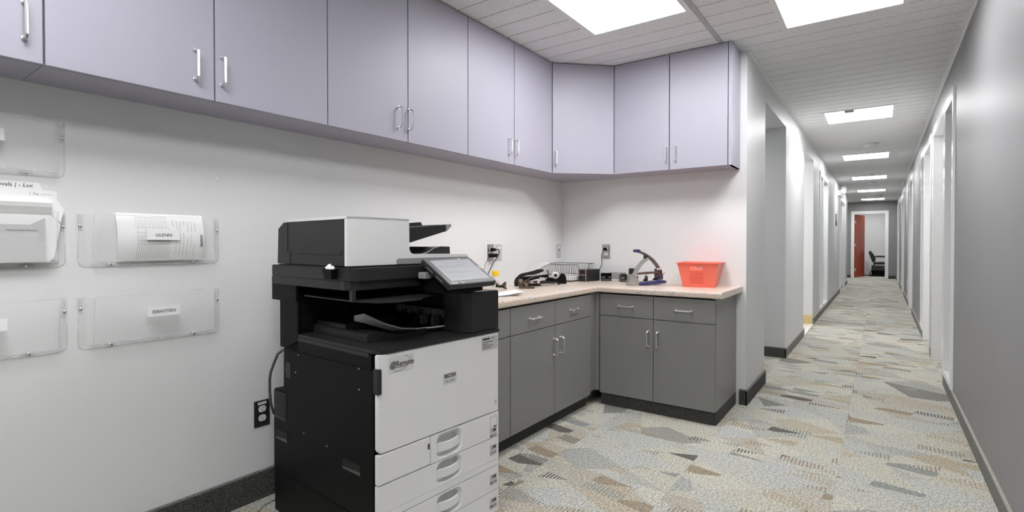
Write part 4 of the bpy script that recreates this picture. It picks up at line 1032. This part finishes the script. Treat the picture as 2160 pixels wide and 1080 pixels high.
MB().prism(P5([(420, 640), (560, 600), (730, 590), (740, 620), (560, 650), (430, 700)], *o5, k_), 1, -.008, .012, bev=.002).obj('grip', 'black_plastic', t)
MB().prism(P5([(620, 815), (706, 826), (706, 852), (625, 852)], *o5, k_), 1, -.0135, .0135).obj('anvil', 'steel', t)
# small staplers
t = thing('mini_stapler', 'small silver-edged black stapler between the bronze one and the tape dispenser', 'stapler', (-1.930, 3.050, ZT), YW); k_ = .0003057
o5 = (690, 795)
MB().prism(P5([(640, 780), (700, 745), (800, 735), (900, 730), (975, 745), (975, 770), (850, 790), (700, 795)], *o5, k_), 1, -.014, .014, bev=.001).obj('base', 'silver', t)
MB().prism(P5([(650, 745), (680, 680), (760, 668), (900, 690), (960, 720), (960, 738), (880, 728), (700, 750)], *o5, k_), 1, -.013, .013, bev=.003).obj('cover', 'black_satin', t)
t = thing('mini_stapler', 'small rounded black stapler with a chrome plate, in front of the tape dispenser', 'stapler', (-1.915, 3.165, ZT), YW); k_ = .000312
o5 = (985, 755)
MB().prism(P5([(940, 740), (950, 690), (1020, 680), (1120, 684), (1170, 700), (1188, 735), (1160, 752), (1000, 752)], *o5, k_), 1, -.014, .014, bev=.003).obj('cover', 'black_satin', t)
MB().prism(P5([(1035, 735), (1050, 712), (1120, 712), (1128, 735)], *o5, k_), 1, -.0152, -.0135).obj('chrome_plate', 'chrome', t)
MB().prism(P5([(930, 754), (1185, 754), (1185, 746), (930, 746)], *o5, k_), 1, -.016, .016).obj('base', 'steel', t)
# tape dispenser
k2 = .000326
t = thing('tape_dispenser', 'black desktop tape dispenser with a white tape roll in its hollow', 'tape dispenser', (-1.955, 3.300, ZT), YW)
o5 = (1050, 728)
MB().prism(P5([(810, 728), (800, 660), (840, 610), (900, 590), (960, 590), (1000, 625), (1060, 632), (1110, 600), (1140, 550), (1160, 500), (1240, 498), (1265, 560), (1282, 650), (1285, 728)], *o5, k2), 1, -.028, .028, bev=.003).obj('base', 'black_plastic', t)
MB().lathe([(.015, -.011), (.026, -.011), (.027, -.009), (.027, .009), (.026, .011), (.015, .011), (.015, -.011)], ((1040 - 1050) * k2, 0, (728 - 540) * k2), 1, 28).obj('tape_roll', 'outlet_white', t)
MB().lathe([(.0, -.0125), (.010, -.0125), (.0152, -.008), (.0152, .008), (.0, .0125)], ((1040 - 1050) * k2, 0, (728 - 540) * k2), 1, 20).obj('hub', 'black_deep', t)
MB().prism(P5([(1155, 498), (1245, 496), (1250, 488), (1235, 470), (1225, 490), (1165, 492)], *o5, k2), 1, -.012, .012).obj('cutter', 'steel', t)
# white arched stapler arm
t = thing('heavy_duty_stapler', 'white arched heavy-duty stapler standing behind the black staplers', 'stapler', (-2.105, 3.270, ZT), YW)
o5 = (860, 715); k3 = .000331
MB().prism(P5([(735, 520), (700, 470), (690, 420), (780, 350), (880, 290), (980, 250), (1080, 236), (1140, 250), (1172, 285), (1120, 292), (1040, 305), (970, 345), (925, 400), (905, 450), (900, 520)], *o5, k3), 1, -.020, .020, bev=.005).obj('arm', 'outlet_white', t)
MB().prism(P5([(1168, 288), (1120, 296), (1040, 309), (974, 349), (930, 404), (910, 452), (904, 520), (925, 520), (935, 455), (955, 410), (990, 368), (1050, 330), (1120, 312), (1165, 300)], *o5, k3), 1, -.016, .016, bev=.001).obj('underside', 'grey_mid', t)
MB().prism(P5([(700, 715), (690, 640), (740, 530), (880, 525), (900, 600), (900, 715)], *o5, k3), 1, -.022, .022, bev=.003).obj('base', 'outlet_white', t)
MB().prism(P5([(715, 600), (742, 596), (745, 650), (718, 655)], *o5, k3), 1, -.0235, -.0215).obj('red_mark', 'red_label', t)
# wire basket with papers
t = thing('wire_basket', 'black wire desk basket with a lowered front in the wall corner', 'basket', (-2.045, 3.62, ZT), 0)
bw, bd_, bh = .150, .185, .135      # half widths at rim
def rim(z_, s_, dip): 
    return [(-bw * s_, -bd_ * s_, z_), (bw * s_, -bd_ * s_, z_), (bw * s_, -.09 * s_, z_), (bw * s_, -.075 * s_, z_ - dip), (bw * s_, .085 * s_, z_ - dip), (bw * s_, .10 * s_, z_), (bw * s_, bd_ * s_, z_), (-bw * s_, bd_ * s_, z_), (-bw * s_, -bd_ * s_, z_)]
MB().tube(rim(bh, 1, .045), .0022, 6).obj('rim', 'wire_black', t)
b = MB(); s2 = .72
for i in range(13):
    u = -1 + 2 * i / 12
    for sy in (-1, 1):
        zt = bh
        b.tube([(u * bw, sy * bd_, zt), (u * bw * s2, sy * bd_ * s2, .006)], .0012, 4)
    b.tube([(u * bw * s2, -bd_ * s2, .006), (u * bw * s2, bd_ * s2, .006)], .0012, 4)
for i in range(11):
    u = -1 + 2 * i / 10
    for sx_ in (-1, 1): b.tube([(sx_ * bw, u * bd_, bh - (.045 if sx_ > 0 and -.45 < u < .5 else 0)), (sx_ * bw * s2, u * bd_ * s2, .006)], .0012, 4)
tag(b.obj('wires', 'wire_black', t), kind='stuff')
for z_, s_ in ((.004, s2), (.05, s2 + .055)): MB().tube([(-bw * s_, -bd_ * s_, z_), (bw * s_, -bd_ * s_, z_), (bw * s_, bd_ * s_, z_), (-bw * s_, bd_ * s_, z_), (-bw * s_, -bd_ * s_, z_)], .0016, 5).obj('cross_wire', 'wire_black', t)
t2 = tag(MB().box(-.105, .105, -.115, .115, .009, .032, bev=.002).box(-.10, .108, -.11, .118, .0325, .040, bev=.001).obj('paper_stack', 'paper'), 'thick stack of white paper lying in the wire basket', 'paper stack')
t2.location = (-2.045, 3.62, ZT)
# electric pencil sharpener
t = thing('pencil_sharpener', 'black electric pencil sharpener with a wood-grain front, right of the wire basket', 'pencil sharpener', (-1.892, 3.60, ZT), R(-14))
MB().box(-.037, .037, 0, .165, .002, .094, bev=.004).obj('housing', 'black_satin', t)
MB().box(-.0355, .0355, -.0035, .001, .052, .092, bev=.001).obj('front_plate', 'woodgrain', t)
MB().box(-.0355, .0355, -.0045, .001, .004, .048, bev=.001).obj('shavings_drawer', 'black_satin', t)
MB().box(-.037, .037, -.0015, .001, .0485, .0515).box(.0355, .0372, -.005, .001, .003, .093).obj('silver_strip', 'steel', t)
MB().lathe([(.009, -.006), (.011, -.005), (.011, -.002)], (-.002, 0, .072), 1, 16).obj('pencil_hole', 'black_deep', t)
t = thing('sharpener_plug', 'black cord with a plug hanging from the end wall outlet to the sharpener', 'cord', (-1.799, YB - .008, 1.072))
MB().box(-.013, .013, -.026, 0, -.013, .012, bev=.004).obj('plug_body', 'black_plastic', t)
MB().tube([(0, -.02, -.006), (-.01, -.034, -.02), (-.022, -.03, -.05), (-.024, -.022, -.09), (-.022, -.022, -.12), (-.035, -.03, -.155), (-.055, -.045, -.19), (-.06, -.055, -.23), (-.04, -.06, -.246)], .0030).obj('cord', 'cord_grey', t)
# self-inking stamps
def stamp(label, x, y, w_, d__, h, m, top='round', rz=0, band='grey_plastic'):
    t = thing('self_inking_stamp', label, 'stamp', (x, y, ZT), rz, 'rubber stamps beside the sharpener')
    MB().box(-w_ / 2, w_ / 2, -d__ / 2, d__ / 2, 0, h * .28, bev=.0015).obj('foot', band, t)
    if top == 'round': MB().prism([(-w_ / 2, h * .29), (w_ / 2, h * .29), (w_ / 2, h * .85), (w_ * .36, h), (-w_ * .36, h), (-w_ / 2, h * .85)], 1, -d__ / 2, d__ / 2, bev=.002).obj('cover', m, t)
    else: MB().box(-w_ / 2, w_ / 2, -d__ / 2, d__ / 2, h * .29, h, bev=.002).obj('cover', m, t)
    MB().box(-w_ * .3, w_ * .3, -d__ / 2 - .001, -d__ / 2 + .001, h * .42, h * .55).obj('window', 'ink_soft', t)
    return t
stamp('square black stamp right of the pencil sharpener, first in its row', -1.775, 3.745, .048, .035, .064, 'black_plastic', 'flat')
stamp('narrow black stamp tucked behind the first square one', -1.738, 3.785, .034, .035, .064, 'black_plastic', 'flat')
stamp('stamp with a clear silver housing, middle of the stamp row', -1.683, 3.765, .060, .04, .072, 'silver', 'round', band='outlet_grey')
stamp('cream coloured stamp peeking out behind the silver one', -1.650, 3.803, .04, .03, .070, 'binding', 'flat', band='binding')
stamp('black rounded stamp left of the hole punch', -1.612, 3.745, .042, .035, .064, 'black_satin', 'round')
stamp('tall black stamp behind the hole punch', -1.565, 3.795, .040, .035, .104, 'black_satin', 'flat')
# heavy hole punch
k4 = .000313
t = thing('hole_punch', 'heavy-duty silver and navy three-hole punch with a raised lever', 'hole punch', (-1.403, 3.469, ZT), R(45))
o5 = (440, 890)
MB().prism(P5([(262, 880), (262, 820), (290, 700), (300, 640), (440, 640), (450, 700), (520, 800), (520, 888)], *o5, k4), 1, -.012, .040, bev=.003).obj('end_housing', 'silver', t)
MB().prism(P5([(510, 885), (510, 825), (740, 800), (1130, 775), (1145, 845), (960, 850), (880, 868), (740, 862), (725, 882)], *o5, k4), 1, -.022, .060, bev=.002).obj('base_tray', 'navy', t)
MB().prism(P5([(1115, 785), (1150, 780), (1156, 845), (1120, 845)], *o5, k4), 1, -.024, .062, bev=.001).obj('end_cap', 'silver', t)
def arcp(pts, n=14):   # smooth curve through pts (Catmull-Rom)
    out = []
    for i in range(len(pts) - 1):
        p0, p1, p2, p3 = pts[max(i - 1, 0)], pts[i], pts[i + 1], pts[min(i + 2, len(pts) - 1)]
        for j in range(n // (len(pts) - 1) + 1):
            u = j / (n // (len(pts) - 1) + 1)
            out.append(tuple(.5 * ((2 * p1[q]) + (-p0[q] + p2[q]) * u + (2 * p0[q] - 5 * p1[q] + 4 * p2[q] - p3[q]) * u * u + (-p0[q] + 3 * p1[q] - 3 * p2[q] + p3[q]) * u ** 3) for q in (0, 1)))
    out.append(pts[-1]); return out
def arm(name, pts, wid, th, m, y=0., n=14):
    p = P5(arcp(pts, n), *o5, k4); return MB().ribbon([(x, y, z) for x, z in p], (0, 1, 0), wid, th).obj(name, m, t, smooth=False)
arm('front_strut', [(395, 660), (450, 540), (530, 420), (620, 330), (720, 275)], .030, .017, 'silver', -.002)
arm('strut_groove', [(405, 655), (460, 540), (540, 420), (630, 335), (712, 285)], .012, .019, 'grey_mid', -.0125)
arm('lever', [(440, 115), (560, 140), (680, 195), (800, 270), (900, 370), (985, 480), (1060, 600)], .040, .012, 'brown_metal', .012)
arm('lever_shell', [(450, 100), (570, 125), (690, 180), (812, 258), (915, 362), (1000, 476), (1072, 590)], .044, .005, 'silver', .012)
arm('lever_tip', [(425, 112), (470, 102), (530, 112)], .048, .018, 'navy', .012, 4)
MB().prism(P5([(645, 285), (655, 205), (735, 245), (740, 275)], *o5, k4), 1, -.012, .020, bev=.001).obj('pivot_bracket', 'black_satin', t)
MB().prism(P5([(455, 605), (700, 582), (1000, 575), (1000, 612), (700, 635), (455, 648)], *o5, k4), 1, -.006, .020, bev=.002).obj('press_bar', 'brown_metal', t)
for px_ in (470, 700, 935):
    z0 = 790 if px_ < 900 else 772
    MB().lathe([(.0, 0), (.0115, 0), (.0115, .034), (.0, .034)], ((px_ - 440) * k4, .006, (890 - z0) * k4), 2, 16).lathe([(.003, .034), (.003, .056)], ((px_ - 440) * k4, .006, (890 - z0) * k4), 2, 8).obj('punch_head', 'black_satin', t)
    MB().box((px_ - 498) * k4, (px_ - 462) * k4, -.008, .02, (890 - z0) * k4, (890 - z0) * k4 + .012, bev=.001).obj('paper_stop', 'black_plastic', t)
MB().prism(P5([(950, 660), (960, 520), (1010, 510), (1050, 580), (1100, 640), (1102, 760), (1000, 765)], *o5, k4), 1, .0, .05, bev=.002).obj('rear_housing', 'brown_metal', t)
MB().lathe([(.012, -.010), (.012, .010)], ((1025 - 440) * k4, -.006, (890 - 695) * k4), 1, 16).obj('depth_knob', 'navy', t)
for px_, py_ in ((425, 655), (1080, 610), (950, 525), (1003, 520)): MB().lathe([(.0, -.006), (.008, -.005), (.008, .005), (.0, .006)], ((px_ - 440) * k4, -.012, (890 - py_) * k4), 1, 14).obj('rivet', 'chrome', t)
# orange bin
t = thing('storage_bin', 'coral orange plastic bin with handle slots at the right end of the counter', 'bin', (-1.012, 3.672, ZT), R(6))
b = MB(); bm = b.bm
bw0, bd0, bw1, bd1, bh = .099, .098, .133, .135, .166
lo = [(-bw0, -bd0), (bw0, -bd0), (bw0, bd0), (-bw0, bd0)]; hi = [(-bw1, -bd1), (bw1, -bd1), (bw1, bd1), (-bw1, bd1)]
VL = [bm.verts.new((x, y, 0)) for x, y in lo]; VH = [bm.verts.new((x, y, bh)) for x, y in hi]
bm.faces.new(VL)
def onwall(sy, x, z): u = z / bh; return (x, sy * (bd0 + (bd1 - bd0) * u), z)
for j in (1, 3): bm.faces.new((VL[j], VL[(j + 1) % 4], VH[(j + 1) % 4], VH[j]))
for j, sy in ((0, -1), (2, 1)):
    es = []
    loop = [VL[j], VL[(j + 1) % 4], VH[(j + 1) % 4], VH[j]]
    for q in range(4):
        e_ = bm.edges.get((loop[q], loop[(q + 1) % 4])) or bm.edges.new((loop[q], loop[(q + 1) % 4])); es.append(e_)
    hole = [bm.verts.new(onwall(sy, x - .0, z)) for x, z in rrect(-.055, .035, .118, .142, .0115, 4)]
    for q in range(len(hole)): es.append(bm.edges.new((hole[q], hole[(q + 1) % len(hole)])))
    bmesh.ops.triangle_fill(bm, edges=es, use_beauty=True)
o = b.obj('tub', 'orange', t); md = o.modifiers.new('wall', 'SOLIDIFY'); md.thickness = .0028; md.offset = -1
b = MB()
for q in ((-bw1 - .006, bw1 + .006, -bd1 - .006, -bd1 + .001), (-bw1 - .006, bw1 + .006, bd1 - .001, bd1 + .006), (-bw1 - .006, -bw1 + .001, -bd1, bd1), (bw1 - .001, bw1 + .006, -bd1, bd1)): b.box(*q, bh - .003, bh + .001)
b.obj('rim', 'orange', t)
pp = [onwall(-1, x, z) for x, z in rrect(-.059, .039, .114, .146, .0145, 5)]
MB().tube([(x, y - .0005, z) for x, y, z in pp] + [(pp[0][0], pp[0][1] - .0005, pp[0][2])], .0014, 6).obj('handle_bead', 'orange', t)
for i in range(5):
    z = .034 + i * .0155; p0 = onwall(-1, 0, z)
    g_ = MB().box(-.053, .037, -.0012, .0008, -.0042, .0042, bev=.0006).obj('groove', 'orange_groove', t); g_.location = (0, p0[1], z); g_.rotation_euler = (math.atan2(bd1 - bd0, bh), 0, 0)

# ================================================================= CORRIDOR THINGS
def detector(label, x, y, r, h, name='smoke_detector', cat='smoke detector'):
    t = thing(name, label, cat, (x, y, C))
    MB().lathe([(r * .9, .0), (r, -.004), (r, -h * .5), (r * .86, -h * .8), (r * .4, -h), (.001, -h)], seg=28).obj('cover', 'smoke_white', t)
    MB().lathe([(r * 1.12, .0), (r * 1.12, -.004), (r * .9, -.005)], seg=28).obj('base_ring', 'smoke_white', t)
    MB().box(-.01, .03, -r - .001, -r * .8, -h * .6, -h * .4).obj('status_window', 'outlet_white', t)
detector('round white smoke detector between the second and third corridor lights', -.115, 8.36, .085, .05)
detector('faint round detector just before the fourth corridor light', -.146, 12.05, .06, .03)
detector('small bright round detector just past the fourth corridor light', -.165, 13.7, .085, .045)
detector('flat round detector between the last two corridor lights', -.057, 17.55, .10, .04)
t = thing('emergency_light', 'white twin-head emergency light high on the left corridor wall', 'emergency light', (XC, 13.25, 2.20))
MB().box(0, .05, -.16, .16, -.06, .05, bev=.006).obj('housing', 'outlet_white', t)
for s_ in (-1, 1):
    b = MB().lathe([(.02, -.05), (.055, -.03), (.062, .0), (.060, .02), (.001, .026)], (.09, s_ * .13, .10 if s_ > 0 else .02), 1, 20).tube([(.03, s_ * .1, .03), (.07, s_ * .115, .05)], .010); b.obj('lamp_head', 'outlet_white', t)
t = thing('door_sign', 'small black and white plaque on the left corridor wall', 'sign', (XC, 12.6, 1.60))
MB().box(0, .012, -.10, .10, -.12, .12, bev=.001).obj('plaque', 'ink', t); MB().box(.012, .013, -.085, .085, -.02, .10).obj('insert', 'paper_grey', t)

# ================================================================= ROOM PAST THE RED DOOR
t = thing('guest_chair', 'black cushioned armchair on a tube frame in the room past the red door', 'chair', (-.02, 21.45, 0))
MB().prism([(-.30, .80), (-.285, .85), (-.25, .86), (-.20, .80), (-.12, .66), (-.10, .54), (-.135, .50), (-.175, .46), (-.20, .49)], 1, -.25, .25, bev=.012).obj('backrest', 'vinyl_black', t)
MB().prism([(-.17, .40), (-.17, .45), (-.10, .475), (.10, .48), (.33, .465), (.36, .44), (.35, .40)], 1, -.25, .25, bev=.012).obj('seat', 'vinyl_black', t)
for s_ in (-1, 1):
    MB().box(-.10, .17, s_ * .27 - .025, s_ * .27 + .025, .655, .69, bev=.010).obj('armrest', 'vinyl_black', t)
    MB().tube([(-.17, s_ * .27, .60), (-.13, s_ * .27, .655), (.16, s_ * .27, .655), (.20, s_ * .27, .61), (.29, s_ * .27, .06), (.27, s_ * .27, .016), (-.24, s_ * .27, .016), (-.27, s_ * .27, .05), (-.13, s_ * .27, .44), (-.15, s_ * .27, .62)], .013, 8).obj('side_frame', 'wire_black', t)
MB().tube([(-.255, -.27, .016), (-.255, .27, .016)], .012).tube([(-.12, -.27, .385), (-.12, .27, .385)], .010).tube([(.27, -.27, .385), (.27, .27, .385)], .010).obj('cross_bar', 'wire_black', t)
t = thing('storage_box', 'low black box on the floor beneath and behind the armchair', 'box', (.10, 22.15, 0))
MB().box(-.34, .5, -.16, .16, 0, .17, bev=.004).obj('box_body', 'black_plastic', t); MB().box(-.345, .505, -.165, .165, .17, .34, bev=.004).obj('lid', 'grey_plastic', t)
for q, y, nm, m in (([(-.52, .003), (-.322, .003), (-.393, .905), (-.56, .905)], 22.22, 'tall white board leaning against the wall behind the red door', 'room_white'), ([(-.43, .003), (-.27, .003), (-.325, .46), (-.44, .50)], 22.05, 'short pale board leaning in front of the taller one near the chair', 'paper_grey')):
    tag(MB().prism(q, 1, y, y + .015, bev=.002).obj('leaning_board', m), nm, 'board')

# lettering becomes plain mesh
dg = bpy.context.evaluated_depsgraph_get()
for o in [o for o in bpy.data.objects if o.type == 'FONT']:
    me = bpy.data.meshes.new_from_object(o.evaluated_get(dg)); me.name = o.name
    n_ = bpy.data.objects.new('lettering', me); COL.objects.link(n_); n_.parent = o.parent; n_.matrix_local = o.matrix_basis.copy()
    nm = o.name.split('.')[0]; bpy.data.objects.remove(o); n_.name = nm
